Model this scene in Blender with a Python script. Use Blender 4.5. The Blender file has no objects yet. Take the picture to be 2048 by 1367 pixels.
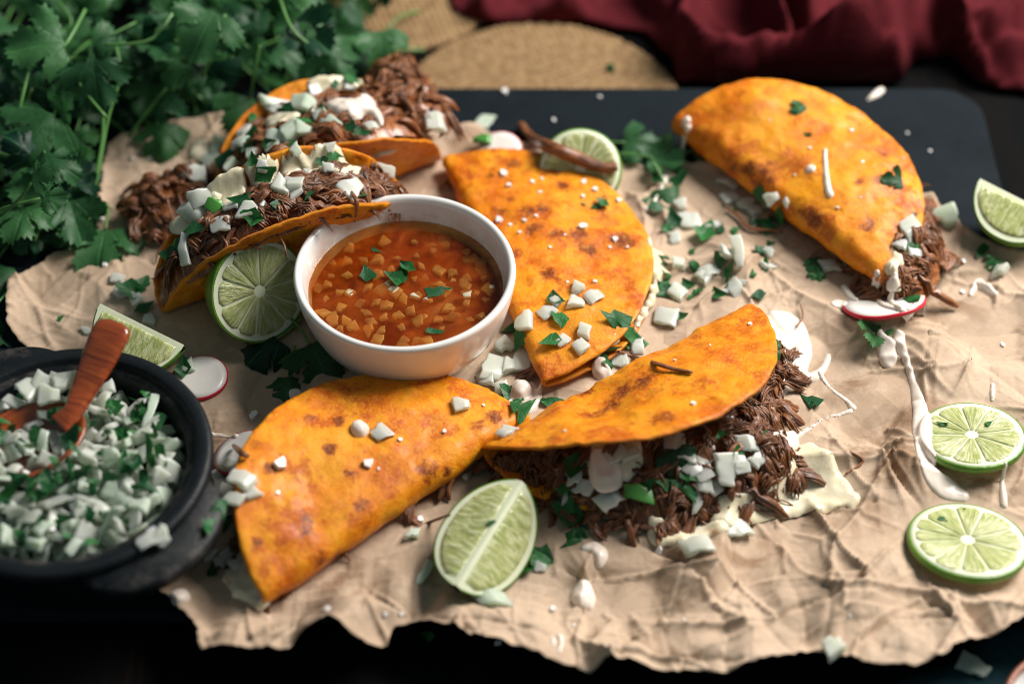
import bpy, bmesh, math, random
import numpy as np
from mathutils import Vector, Matrix, Euler, noise as mnoise
from mathutils.bvhtree import BVHTree
from mathutils.geometry import delaunay_2d_cdt

random.seed(7)
RNG = np.random.default_rng(7)
S = 0.01                      # everything below is written in centimetres
SC = bpy.context.scene
COL = SC.collection
R = math.radians

# ------------------------------------------------------------------ camera
ELEV, DIST, LENS = R(47), 88.0, 70.0
CAMP = np.array([0.0, -DIST * math.cos(ELEV), DIST * math.sin(ELEV)])
FWD = np.array([0.0, math.cos(ELEV), -math.sin(ELEV)])
UPV = np.array([0.0, math.sin(ELEV), math.cos(ELEV)])
cam = bpy.data.cameras.new('camera')
cam.lens = LENS
cam.sensor_width = 36
cam.clip_start = 0.05
cam.clip_end = 50
camo = bpy.data.objects.new('camera', cam)
camo.location = CAMP * S
camo.rotation_euler = (R(90) - ELEV, 0, 0)
COL.objects.link(camo)
SC.camera = camo
cam.dof.use_dof = True
cam.dof.focus_distance = 0.845
cam.dof.aperture_fstop = 3.6

# ------------------------------------------------------------------ light
world = bpy.data.worlds.new('World')
SC.world = world
world.use_nodes = True
world.node_tree.nodes['Background'].inputs[0].default_value = (0.56, 0.76, 0.82, 1)
world.node_tree.nodes['Background'].inputs[1].default_value = 0.19


def area_light(name, pos, target, sx, sy, power, col):
    l = bpy.data.lights.new(name, 'AREA')
    l.shape = 'RECTANGLE'
    l.size, l.size_y = sx * S, sy * S
    l.energy = power
    l.color = col
    o = bpy.data.objects.new(name, l)
    o.location = Vector(pos) * S
    o.rotation_euler = (Vector(target) - Vector(pos)).to_track_quat('-Z', 'Y').to_euler()
    COL.objects.link(o)
    return o


area_light('window_light', (76, 46, 84), (2, -2, 0), 62, 62, 32, (1.0, 0.95, 0.89))

SC.view_settings.view_transform = 'Standard'
SC.view_settings.look = 'None'
SC.view_settings.exposure = 0.0
SC.view_settings.gamma = 1.0
SC.render.engine = 'CYCLES'
SC.cycles.use_denoising = True
SC.cycles.filter_width = 1.0
SC.cycles.max_bounces = 8
SC.cycles.transparent_max_bounces = 12
SC.cycles.sample_clamp_indirect = 4.0


# ------------------------------------------------------------------ helpers: pixels
def ray(px, py):
    k = 36.0 / LENS / 2048.0
    d = FWD + np.array([1, 0, 0]) * (px - 1024) * k - UPV * (py - 683.5) * k
    return d / np.linalg.norm(d)


def G(px, py, z=0.3):
    """point (cm) where the ray through a photo pixel meets the level z"""
    d = ray(px, py)
    t = (z - CAMP[2]) / d[2]
    return CAMP + d * t


def GP(pts, z=0.3):
    return [tuple(G(x, y, z)[:2]) for x, y in pts]


# ------------------------------------------------------------------ helpers: materials
def lin(r, g, b):
    f = lambda c: c / 12.92 if c <= 0.04045 else ((c + 0.055) / 1.055) ** 2.4
    return (f(r / 255), f(g / 255), f(b / 255), 1)


class Mat:
    def __init__(self, name, rough=0.5, spec=0.5):
        self.m = bpy.data.materials.new(name)
        self.m.use_nodes = True
        self.nt = self.m.node_tree
        self.b = self.nt.nodes['Principled BSDF']
        self.b.inputs['Roughness'].default_value = rough
        self.b.inputs['Specular IOR Level'].default_value = spec
        self.tc = self.nt.nodes.new('ShaderNodeTexCoord')

    def n(self, t, **kw):
        nd = self.nt.nodes.new(t)
        for k, v in kw.items():
            setattr(nd, k, v)
        return nd

    def link(self, a, b):
        self.nt.links.new(a, b)

    def coord(self, kind='Object', rnd=True, scale=(1, 1, 1)):
        mp = self.n('ShaderNodeMapping')
        self.link(self.tc.outputs[kind], mp.inputs['Vector'])
        mp.inputs['Scale'].default_value = scale
        if rnd:
            oi = self.n('ShaderNodeObjectInfo')
            mul = self.n('ShaderNodeMath', operation='MULTIPLY')
            self.link(oi.outputs['Random'], mul.inputs[0])
            mul.inputs[1].default_value = 37.0
            cx = self.n('ShaderNodeCombineXYZ')
            for i in range(3):
                self.link(mul.outputs[0], cx.inputs[i])
            self.link(cx.outputs[0], mp.inputs['Location'])
        return mp.outputs[0]

    def noise(self, vec, scale, detail=3, rough=0.55, dist=0.0):
        nd = self.n('ShaderNodeTexNoise')
        self.link(vec, nd.inputs['Vector'])
        nd.inputs['Scale'].default_value = scale
        nd.inputs['Detail'].default_value = detail
        nd.inputs['Roughness'].default_value = rough
        nd.inputs['Distortion'].default_value = dist
        return nd.outputs['Fac']

    def voro(self, vec, scale, feature='F1', rand=1.0):
        nd = self.n('ShaderNodeTexVoronoi', feature=feature)
        self.link(vec, nd.inputs['Vector'])
        nd.inputs['Scale'].default_value = scale
        nd.inputs['Randomness'].default_value = rand
        return nd.outputs['Distance']

    def ramp(self, fac, stops, interp='LINEAR'):
        nd = self.n('ShaderNodeValToRGB')
        cr = nd.color_ramp
        cr.interpolation = interp
        while len(cr.elements) < len(stops):
            cr.elements.new(0.5)
        for e, (p, c) in zip(cr.elements, stops):
            e.position = p
            e.color = c if not isinstance(c, (int, float)) else (c, c, c, 1)
        self.link(fac, nd.inputs['Fac'])
        return nd.outputs['Color']

    def mix(self, fac, a, b, mode='MIX'):
        nd = self.n('ShaderNodeMix', data_type='RGBA', blend_type=mode)
        for s, v in ((nd.inputs[0], fac), (nd.inputs[6], a), (nd.inputs[7], b)):
            if hasattr(v, 'is_output'):
                self.link(v, s)
            elif isinstance(v, (int, float)):
                s.default_value = v
            else:
                s.default_value = v
        return nd.outputs[2]

    def math(self, op, a, b=0.0):
        nd = self.n('ShaderNodeMath', operation=op)
        for s, v in ((nd.inputs[0], a), (nd.inputs[1], b)):
            if hasattr(v, 'is_output'):
                self.link(v, s)
            else:
                s.default_value = v
        return nd.outputs[0]

    def base(self, c):
        if hasattr(c, 'is_output'):
            self.link(c, self.b.inputs['Base Color'])
        else:
            self.b.inputs['Base Color'].default_value = c
        return self

    def bump(self, h, strength=0.5, dist=0.0005, prev=None):
        nd = self.n('ShaderNodeBump')
        nd.inputs['Strength'].default_value = strength
        nd.inputs['Distance'].default_value = dist
        self.link(h, nd.inputs['Height'])
        if prev is not None:
            self.link(prev, nd.inputs['Normal'])
        self.link(nd.outputs[0], self.b.inputs['Normal'])
        return nd.outputs[0]

    def rough(self, s):
        self.link(s, self.b.inputs['Roughness'])
        return self

    def sss(self, w, rad=(1, 1, 1), scale=0.002):
        self.b.inputs['Subsurface Weight'].default_value = w
        self.b.inputs['Subsurface Radius'].default_value = rad
        self.b.inputs['Subsurface Scale'].default_value = scale
        return self


MATS = {}


def build_materials():
    # tortilla: fried in red fat
    m = Mat('fried_tortilla', 0.4, 0.24)
    v = m.coord('UV', True)
    big = m.noise(v, 2.4, 8, 0.68, 0.0)
    mid = m.noise(v, 7.0, 8, 0.72, 0.0)
    fine = m.noise(v, 46.0, 4, 0.7)
    c = m.ramp(big, [(0.38, (0.58, 0.115, 0.002, 1)), (0.49, (0.76, 0.22, 0.003, 1)), (0.60, (0.82, 0.32, 0.008, 1))])
    c = m.mix(m.ramp(mid, [(0.5, 0), (0.62, 0.8)]), c, (0.82, 0.335, 0.012, 1))
    c = m.mix(m.ramp(m.noise(v, 5.0, 9, 0.75, 0.0), [(0.52, 0), (0.60, 0.8)]), c, (0.46, 0.068, 0.002, 1))
    # char: irregular blisters, clustered
    vd = m.n('ShaderNodeVectorMath', operation='MULTIPLY_ADD')
    nz = m.n('ShaderNodeTexNoise')
    m.link(v, nz.inputs['Vector']); nz.inputs['Scale'].default_value = 6; nz.inputs['Detail'].default_value = 4
    m.link(nz.outputs['Color'], vd.inputs[0]); vd.inputs[1].default_value = (0.35, 0.35, 0.35); m.link(v, vd.inputs[2])
    spots = m.voro(vd.outputs[0], 3.4)
    sp = m.ramp(spots, [(0.06, 1), (0.2, 0)])
    gate = m.ramp(m.noise(v, 1.7, 2), [(0.46, 0), (0.58, 1)])
    ch = m.math('MULTIPLY', sp, gate)
    ch = m.math('MULTIPLY', ch, m.ramp(m.noise(v, 18, 4, 0.7), [(0.35, 0.15), (0.6, 1)]))
    at = m.n('ShaderNodeAttribute', attribute_name='char')
    chn = m.math('MULTIPLY', m.math('SUBTRACT', m.noise(v, 9, 10, 0.82), 0.5), 5.0)
    ca = m.ramp(m.math('ADD', m.math('MULTIPLY', at.outputs['Fac'], 1.0), chn), [(0.45, 0), (0.7, 0.4), (1.0, 0.9)])
    ca = m.math('MULTIPLY', ca, m.ramp(at.outputs['Fac'], [(0.05, 0), (0.25, 1)]))
    c = m.mix(m.ramp(m.math('ADD', at.outputs['Fac'], m.math('MULTIPLY', chn, 0.5)), [(0.15, 0), (0.6, 0.5)]), c, (0.50, 0.085, 0.002, 1))
    ch = m.math('MAXIMUM', m.math('MULTIPLY', ch, 0.3), ca)
    c = m.mix(m.ramp(ch, [(0.0, 0), (0.5, 0.8), (1, 0.95)]), c, (0.25, 0.036, 0.003, 1))
    c = m.mix(m.ramp(ch, [(0.7, 0), (1.0, 0.7)]), c, (0.07, 0.013, 0.003, 1))
    dots = m.voro(v, 21.0)
    c = m.mix(m.math('MULTIPLY', m.ramp(dots, [(0.05, 0.9), (0.13, 0)]), m.ramp(m.noise(v, 4.0), [(0.48, 0), (0.54, 1)])), c, (0.13, 0.025, 0.004, 1))
    c = m.mix(m.ramp(fine, [(0.5, 0.0), (0.64, 0.4)]), c, (0.86, 0.43, 0.045, 1))
    m.base(c)
    m.rough(m.ramp(mid, [(0.42, 0.24), (0.58, 0.55)]))
    b1 = m.bump(mid, 0.5, 0.0020)
    b2 = m.bump(m.ramp(m.voro(v, 26), [(0.0, 0), (0.22, 1)]), 0.25, 0.0006, b1)
    m.bump(m.noise(v, 80, 5, 0.75), 0.5, 0.0006, b2)
    m.b.inputs['Coat Weight'].default_value = 0.1
    m.b.inputs['Coat Roughness'].default_value = 0.2
    m.sss(0.12, (1, .45, .1), 0.0015)
    MATS['tortilla'] = m.m

    # kraft paper
    m = Mat('brown_kraft_paper', 0.78, 0.25)
    v = m.coord('Object', False)
    n1 = m.noise(v, 14, 4)
    n2 = m.noise(v, 420, 3, 0.7)
    fib = m.coord('Object', False, (420, 300, 360))
    n3 = m.noise(fib, 1.0, 3)
    c = m.ramp(n1, [(0.4, (0.44, 0.318, 0.222, 1)), (0.6, (0.53, 0.395, 0.285, 1))])
    c = m.mix(m.ramp(n2, [(0.48, 0), (0.66, 0.22)]), c, (0.34, 0.225, 0.15, 1))
    c = m.mix(m.ramp(n3, [(0.52, 0), (0.66, 0.2)]), c, (0.62, 0.49, 0.37, 1))
    st = m.ramp(m.noise(v, 32, 5, 0.6, 0.8), [(0.48, 0), (0.58, 0.8)])
    at = m.n('ShaderNodeAttribute', attribute_name='stain')
    c = m.mix(m.math('MULTIPLY', st, at.outputs['Fac']), c, (0.23, 0.13, 0.07, 1))
    m.base(c)
    prev = None
    for sc_, st_, ds_ in ((36, 0.9, 0.0100), (80, 0.45, 0.0045), (230, 0.2, 0.0014)):
        wv = m.n('ShaderNodeVectorMath', operation='MULTIPLY_ADD')
        nn = m.n('ShaderNodeTexNoise'); m.link(v, nn.inputs['Vector']); nn.inputs['Scale'].default_value = sc_ * 0.55; nn.inputs['Detail'].default_value = 1
        m.link(nn.outputs['Color'], wv.inputs[0]); wv.inputs[1].default_value = (0.5 / sc_,) * 3; m.link(v, wv.inputs[2])
        vo = m.n('ShaderNodeTexVoronoi'); m.link(wv.outputs[0], vo.inputs['Vector']); vo.inputs['Scale'].default_value = sc_
        df = m.n('ShaderNodeVectorMath', operation='SUBTRACT'); m.link(wv.outputs[0], df.inputs[0]); m.link(vo.outputs['Position'], df.inputs[1])
        cc = m.n('ShaderNodeVectorMath', operation='SUBTRACT'); m.link(vo.outputs['Color'], cc.inputs[0]); cc.inputs[1].default_value = (0.5, 0.5, 0.5)
        dt = m.n('ShaderNodeVectorMath', operation='DOT_PRODUCT'); m.link(df.outputs[0], dt.inputs[0]); m.link(cc.outputs[0], dt.inputs[1])
        prev = m.bump(m.math('MULTIPLY', dt.outputs['Value'], float(sc_)), st_, ds_, prev)
    m.bump(m.noise(v, 900, 3, 0.7), 0.2, 0.00015, m.bump(m.noise(v, 60, 4, 0.5), 0.2, 0.0006, prev))
    MATS['paper'] = m.m

    # slate
    m = Mat('dark_slate', 0.75, 0.1)
    v = m.coord('Object', False)
    c = m.ramp(m.noise(v, 30, 6, 0.65), [(0.3, (0.004, 0.007, 0.010, 1)), (0.75, (0.009, 0.015, 0.020, 1))])
    c = m.mix(m.ramp(m.noise(v, 16, 6, 0.7, 2.0), [(0.66, 0), (0.78, 0.5)]), c, (0.022, 0.028, 0.034, 1))
    m.base(c)
    m.bump(m.noise(v, 160, 5, 0.65), 0.4, 0.0008)
    MATS['slate'] = m.m

    # table wood, almost black
    m = Mat('blackened_table_wood', 0.8, 0.04)
    v = m.coord('Object', False, (60, 9, 60))
    g = m.noise(v, 1.0, 5, 0.6, 1.6)
    c = m.ramp(g, [(0.35, (0.0028, 0.0036, 0.0042, 1)), (0.62, (0.006, 0.0052, 0.005, 1)), (0.74, (0.020, 0.011, 0.007, 1))])
    m.base(c)
    m.bump(g, 0.6, 0.001)
    MATS['table'] = m.m

    # white glazed ceramic
    m = Mat('white_glazed_ceramic', 0.22, 0.5)
    v = m.coord('Object', False)
    c = m.mix(m.ramp(m.noise(v, 260, 2), [(0.70, 0), (0.78, 0.15)]), (0.80, 0.78, 0.75, 1), (0.5, 0.42, 0.35, 1))
    at = m.n('ShaderNodeAttribute', attribute_name='stain')
    c = m.mix(m.math('MULTIPLY', at.outputs['Fac'], m.ramp(m.noise(v, 90, 5, 0.7), [(0.40, 0), (0.58, 0.7)])), c, (0.55, 0.26, 0.09, 1))
    m.base(c)
    m.b.inputs['Coat Weight'].default_value = 0.3
    m.b.inputs['Coat Roughness'].default_value = 0.08
    MATS['ceramic'] = m.m

    # broth: a murky body under a clear fatty surface
    m = Mat('murky_red_broth', 0.5)
    v = m.coord('Object', False)
    m.base(m.ramp(m.noise(v, 55, 4), [(0.35, (0.17, 0.024, 0.002, 1)), (0.65, (0.30, 0.06, 0.005, 1))]))
    MATS['broth_body'] = m.m
    m = Mat('red_broth_surface', 0.07)
    v = m.coord('Object', False)
    m.base(m.ramp(m.noise(v, 70, 4, 0.6, 0.6), [(0.42, (0.19, 0.024, 0.002, 1)), (0.6, (0.36, 0.064, 0.005, 1))]))
    tr = m.n('ShaderNodeBsdfTransparent')
    tr.inputs[0].default_value = (1.0, 0.76, 0.42, 1)
    mx = m.n('ShaderNodeMixShader')
    m.link(m.ramp(m.noise(v, 95, 4), [(0.3, 0.25), (0.7, 0.7)]), mx.inputs[0])
    m.link(tr.outputs[0], mx.inputs[1]); m.link(m.b.outputs[0], mx.inputs[2])
    m.link(mx.outputs[0], m.nt.nodes['Material Output'].inputs[0])
    m.bump(m.noise(v, 120, 3), 0.2, 0.0006)
    MATS['broth'] = m.m

    # onion
    def onion(name, c0, c1):
        m = Mat(name, 0.2)
        v = m.coord('Object', True)
        ly = m.coord('Object', True, (60, 60, 900))
        c = m.mix(m.noise(v, 90, 3), c0, c1)
        c = m.mix(m.ramp(m.noise(ly, 1.0, 2), [(0.45, 0), (0.7, 0.25)]), c, (0.60, 0.69, 0.50, 1))
        m.base(c)
        m.bump(m.noise(ly, 1.3, 3), 0.22, 0.0004)
        m.sss(0.85, (1, 1, .8), 0.005)
        m.b.inputs['Transmission Weight'].default_value = 0.3
        m.b.inputs['IOR'].default_value = 1.36
        return m.m
    MATS['onion'] = onion('raw_white_onion', (0.68, 0.73, 0.60, 1), (0.80, 0.82, 0.74, 1))
    MATS['onion_green'] = onion('greenish_white_onion', (0.55, 0.69, 0.52, 1), (0.74, 0.83, 0.69, 1))
    MATS['onion_broth'] = onion('onion_soaked_in_broth', (0.84, 0.70, 0.44, 1), (0.88, 0.80, 0.60, 1))

    # cilantro
    def leafm(name, dark, light, tr=0.25):
        m = Mat(name, 0.42, 0.35)
        v = m.coord('UV', False)
        oi = m.n('ShaderNodeObjectInfo')
        sep = m.n('ShaderNodeSeparateXYZ')
        m.link(v, sep.inputs[0])
        ang = m.math('ARCTAN2', sep.outputs[0], m.math('ADD', sep.outputs[1], 0.12))
        vein = m.math('ABSOLUTE', m.math('SINE', m.math('MULTIPLY', ang, 5.5)))
        c = m.mix(oi.outputs['Random'], dark, light)
        c = m.mix(m.ramp(m.noise(v, 7, 4), [(0.3, 0), (0.8, 0.4)]), c, tuple(x * 0.55 for x in dark[:3]) + (1,))
        c = m.mix(m.ramp(vein, [(0.0, 0.55), (0.13, 0)]), c, tuple(min(1, x * 1.7) for x in light[:3]) + (1,))
        m.base(c)
        m.bump(m.ramp(vein, [(0.0, 0), (0.3, 1)]), 0.45, 0.0007, m.bump(m.noise(v, 16, 3), 0.3, 0.0006))
        tl = m.n('ShaderNodeBsdfTranslucent')
        m.link(c, tl.inputs[0])
        mx = m.n('ShaderNodeMixShader')
        mx.inputs[0].default_value = tr
        m.link(m.b.outputs[0], mx.inputs[1]); m.link(tl.outputs[0], mx.inputs[2])
        m.link(mx.outputs[0], m.nt.nodes['Material Output'].inputs[0])
        return m.m
    MATS['leaf'] = leafm('cilantro_leaf_green', (0.006, 0.046, 0.024, 1), (0.075, 0.24, 0.075, 1), 0.42)
    MATS['herb'] = leafm('chopped_cilantro_green', (0.010, 0.075, 0.026, 1), (0.035, 0.20, 0.045, 1), 0.2)
    m = Mat('cilantro_stem_green', 0.4)
    m.base(m.mix(m.noise(m.coord('Object', True), 60), (0.05, 0.17, 0.035, 1), (0.12, 0.28, 0.07, 1)))
    MATS['stem'] = m.m

    # beef
    def beef(name, a, b, c3):
        m = Mat(name, 0.3)
        v = m.coord('UV', True, (3.0, 0.6, 1))
        o = m.coord('Object', True)
        f = m.noise(v, 5.0, 4, 0.65, 0.4)
        c = m.ramp(f, [(0.3, a), (0.52, b), (0.75, c3)])
        c = m.mix(m.ramp(m.noise(o, 75, 3), [(0.46, 0), (0.7, 0.6)]), c, tuple(x * 0.45 for x in a[:3]) + (1,))
        m.base(c)
        m.rough(m.ramp(m.noise(o, 160, 2), [(0.3, 0.2), (0.7, 0.55)]))
        m.bump(f, 0.75, 0.0009)
        m.b.inputs['Coat Weight'].default_value = 0.4
        m.b.inputs['Coat Roughness'].default_value = 0.14
        return m.m
    MATS['beef'] = beef('braised_shredded_beef', (0.045, 0.012, 0.004, 1), (0.21, 0.063, 0.016, 1), (0.56, 0.255, 0.085, 1))
    MATS['beef_red'] = beef('red_brown_shredded_beef', (0.085, 0.022, 0.006, 1), (0.31, 0.095, 0.023, 1), (0.62, 0.29, 0.10, 1))

    # cheese and crema
    m = Mat('melted_white_cheese', 0.3)
    v = m.coord('Object', True)
    c = m.mix(m.ramp(m.noise(v, 55, 4), [(0.4, 0), (0.75, 0.8)]), (0.74, 0.66, 0.46, 1), (0.80, 0.74, 0.58, 1))
    c = m.mix(m.ramp(m.noise(v, 85, 4, 0.7), [(0.62, 0), (0.74, 0.75)]), c, (0.55, 0.22, 0.05, 1))
    m.base(c); m.sss(0.3, (1, .85, .5), 0.003)
    m.bump(m.noise(v, 130, 4), 0.4, 0.0012)
    MATS['cheese'] = m.m
    m = Mat('chipotle_crema', 0.25)
    v = m.coord('Object', True)
    m.base(m.mix(m.noise(v, 120, 3), (0.80, 0.68, 0.58, 1), (0.84, 0.75, 0.67, 1)))
    m.sss(0.25, (1, .8, .6), 0.002)
    m.bump(m.noise(v, 80, 3), 0.15, 0.0008)
    MATS['crema'] = m.m
    m = Mat('salt', 0.3)
    m.base((0.85, 0.82, 0.80, 1)); m.sss(0.2, (1, 1, 1), 0.001)
    MATS['salt'] = m.m

    # lime
    m = Mat('lime_peel', 0.33)
    v = m.coord('Object', True)
    c = m.ramp(m.noise(v, 40, 4), [(0.3, (0.055, 0.16, 0.012, 1)), (0.7, (0.16, 0.33, 0.03, 1))])
    m.base(c)
    m.bump(m.voro(v, 520), 0.35, 0.0004)
    MATS['lime_peel'] = m.m
    m = Mat('lime_pith', 0.45)
    v = m.coord('Object', True)
    m.base(m.mix(m.noise(v, 150, 4), (0.66, 0.72, 0.46, 1), (0.80, 0.82, 0.66, 1)))
    m.sss(0.2, (1, 1, .6), 0.002)
    m.bump(m.noise(v, 300, 3), 0.3, 0.0003)
    MATS['lime_pith'] = m.m
    m = Mat('lime_pulp', 0.1)
    v = m.coord('UV', True, (13, 1.6, 1))
    o = m.coord('Object', True)
    f = m.noise(v, 1.0, 3, 0.6, 0.5)
    c = m.ramp(f, [(0.3, (0.24, 0.29, 0.07, 1)), (0.5, (0.43, 0.46, 0.20, 1)), (0.7, (0.70, 0.71, 0.47, 1))])
    c = m.mix(m.ramp(m.noise(o, 60, 3), [(0.35, 0), (0.75, 0.4)]), c, (0.52, 0.56, 0.22, 1))
    m.base(c)
    m.sss(0.4, (.8, 1, .35), 0.004)
    m.bump(f, 0.8, 0.0012)
    MATS['lime_pulp'] = m.m

    # radish
    m = Mat('radish_skin', 0.3)
    m.base(m.mix(m.noise(m.coord('Object', True), 90), (0.62, 0.02, 0.03, 1), (0.50, 0.01, 0.04, 1)))
    MATS['radish_skin'] = m.m
    m = Mat('radish_flesh', 0.28)
    v = m.coord('Object', True)
    m.base(m.mix(m.ramp(m.noise(v, 60, 4), [(0.4, 0), (0.8, 0.5)]), (0.80, 0.76, 0.72, 1), (0.68, 0.62, 0.55, 1)))
    m.sss(0.3, (1, .8, .8), 0.002)
    MATS['radish_flesh'] = m.m

    # cast iron
    m = Mat('black_cast_iron', 0.45, 0.2)
    v = m.coord('Object', False)
    c = m.ramp(m.noise(v, 60, 5), [(0.3, (0.004, 0.006, 0.008, 1)), (0.75, (0.009, 0.012, 0.014, 1))])
    at = m.n('ShaderNodeAttribute', attribute_name='wear')
    c = m.mix(m.math('MULTIPLY', at.outputs['Fac'], m.ramp(m.noise(v, 130, 5, 0.7), [(0.48, 0), (0.68, 0.8)])), c, (0.07, 0.06, 0.055, 1))
    m.base(c)
    m.bump(m.noise(v, 420, 4, 0.65), 0.55, 0.0005)
    MATS['iron'] = m.m

    # spoon wood
    m = Mat('red_brown_polished_wood', 0.24)
    v = m.coord('UV', False, (2.2, 16, 1))
    g = m.noise(v, 1.6, 6, 0.6, 1.0)
    c = m.ramp(g, [(0.3, (0.10, 0.016, 0.006, 1)), (0.5, (0.27, 0.050, 0.012, 1)), (0.72, (0.42, 0.095, 0.020, 1))])
    m.base(c)
    m.b.inputs['Coat Weight'].default_value = 0.5
    m.b.inputs['Coat Roughness'].default_value = 0.12
    m.bump(g, 0.12, 0.0004)
    MATS['spoon'] = m.m

    # cloths
    def cloth(name, a, b):
        m = Mat(name, 0.9, 0.15)
        v = m.coord('Object', False)
        c = m.mix(m.noise(v, 130, 4), a, b)
        m.base(c)
        w1 = m.n('ShaderNodeTexWave'); m.link(v, w1.inputs[0]); w1.inputs['Scale'].default_value = 420
        w2 = m.n('ShaderNodeTexWave', bands_direction='Y'); m.link(v, w2.inputs[0]); w2.inputs['Scale'].default_value = 420
        m.bump(m.math('ADD', w1.outputs['Fac'], w2.outputs['Fac']), 0.4, 0.0004, m.bump(m.noise(v, 70, 4), 0.5, 0.002))
        m.b.inputs['Sheen Weight'].default_value = 0.25
        m.b.inputs['Sheen Tint'].default_value = b
        return m.m
    MATS['red_cloth'] = cloth('wine_red_linen', (0.055, 0.0045, 0.008, 1), (0.115, 0.010, 0.015, 1))
    MATS['teal_cloth'] = cloth('dark_teal_linen', (0.008, 0.030, 0.040, 1), (0.016, 0.055, 0.066, 1))
    m = Mat('woven_straw', 0.75, 0.25)
    v = m.coord('Object', True)
    c = m.ramp(m.noise(v, 240, 3), [(0.3, (0.20, 0.115, 0.05, 1)), (0.7, (0.40, 0.26, 0.13, 1))])
    m.base(c)
    MATS['straw'] = m.m
    m = Mat('russet_glazed_rim', 0.3)
    m.base(m.mix(m.noise(m.coord('Object', False), 80), (0.22, 0.055, 0.025, 1), (0.35, 0.12, 0.06, 1)))
    MATS['russet'] = m.m
    m = Mat('jalapeno_green', 0.25)
    m.base(m.mix(m.noise(m.coord('Object', True), 120), (0.03, 0.17, 0.02, 1), (0.10, 0.32, 0.06, 1)))
    m.sss(0.15, (.6, 1, .3), 0.002)
    MATS['pepper'] = m.m


build_materials()

# ------------------------------------------------------------------ helpers: meshes and objects
def mesh(name, V, F, mats, smooth=True, uv=None, fmat=None, attr=None):
    me = bpy.data.meshes.new(name)
    V = np.asarray(V, float)
    me.from_pydata((V * S).tolist(), [], [tuple(int(i) for i in f) for f in F])
    if not isinstance(mats, (list, tuple)):
        mats = [mats]
    for m in mats:
        me.materials.append(MATS[m])
    if smooth:
        me.polygons.foreach_set('use_smooth', [True] * len(me.polygons))
    if fmat is not None:
        me.polygons.foreach_set('material_index', [int(i) for i in fmat])
    if uv is not None:
        uv = np.asarray(uv, float)
        l = me.uv_layers.new(name='UVMap')
        idx = np.empty(len(me.loops), int)
        me.loops.foreach_get('vertex_index', idx)
        l.data.foreach_set('uv', uv[idx].ravel())
    for k, a in (attr or {}).items():
        at = me.attributes.new(k, 'FLOAT', 'POINT')
        at.data.foreach_set('value', np.asarray(a, float))
    me.update()
    return me


def ob(name, data, parent=None, loc=(0, 0, 0), rot=None, label=None, cat=None, group=None, kind=None, scale=None):
    o = bpy.data.objects.new(name, data)
    COL.objects.link(o)
    o.location = Vector([float(c) for c in loc]) * S
    if rot is not None:
        if isinstance(rot, (Matrix,)):
            o.rotation_euler = rot.to_euler()
        else:
            o.rotation_euler = rot
    if scale is not None:
        o.scale = (scale,) * 3 if isinstance(scale, (int, float)) else scale
    if parent is not None:
        o.parent = parent
    for k, val in (('label', label), ('category', cat), ('group', group), ('kind', kind)):
        if val:
            o[k] = val
    return o


SUP = []            # support surfaces for dropping small things onto


def support(V, F, M=None):
    V = np.asarray(V, float)
    if M is not None:
        V = np.array([list(M @ Vector(v)) for v in V])
    SUP.append(BVHTree.FromPolygons([tuple(v) for v in V], [tuple(int(i) for i in f) for f in F]))


def surf(px, py):
    d = Vector(ray(px, py)); o = Vector(CAMP)
    best = None
    for t in SUP:
        h = t.ray_cast(o, d)
        if h[0] is not None and (best is None or h[3] < best[2]):
            n = h[1] if h[1].dot(d) < 0 else -h[1]
            best = (h[0], n, h[3])
    if best is None:
        return Vector(G(px, py, 0)), Vector((0, 0, 1))
    return best[0], best[1]


def down(x, y, ztop=60.0):
    best = None
    for t in SUP:
        h = t.ray_cast(Vector((x, y, ztop)), Vector((0, 0, -1)))
        if h[0] is not None and (best is None or h[0].z > best[0].z):
            n = h[1] if h[1].z > 0 else -h[1]
            best = (h[0], n)
    return best if best else (Vector((x, y, 0)), Vector((0, 0, 1)))


def frame(n, yaw=0.0, tip=0.0, tipdir=0.0):
    q = Vector((0, 0, 1)).rotation_difference(Vector(n))
    m = q.to_matrix() @ Matrix.Rotation(yaw, 3, 'Z')
    if tip:
        m = m @ Matrix.Rotation(tip, 3, Vector((math.cos(tipdir), math.sin(tipdir), 0)))
    return m


def nz(x, y, z=0.0, s=1.0):
    return mnoise.noise(Vector((x * s, y * s, z)))


def nz3(V, s, seed):
    return np.array([mnoise.noise(Vector((v[0] * s + seed, v[1] * s - seed * 0.7, v[2] * s + seed * 1.3))) for v in V])


class Batch:
    def __init__(self):
        self.V, self.F, self.U, self.k = [], [], [], 0

    def add(self, V, F, U=None):
        V = np.asarray(V, float)
        self.V.append(V)
        self.F += [tuple(i + self.k for i in f) for f in F]
        self.U.append(np.zeros((len(V), 2)) if U is None else np.asarray(U, float))
        self.k += len(V)

    def get(self):
        return np.concatenate(self.V), self.F, np.concatenate(self.U)


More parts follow.
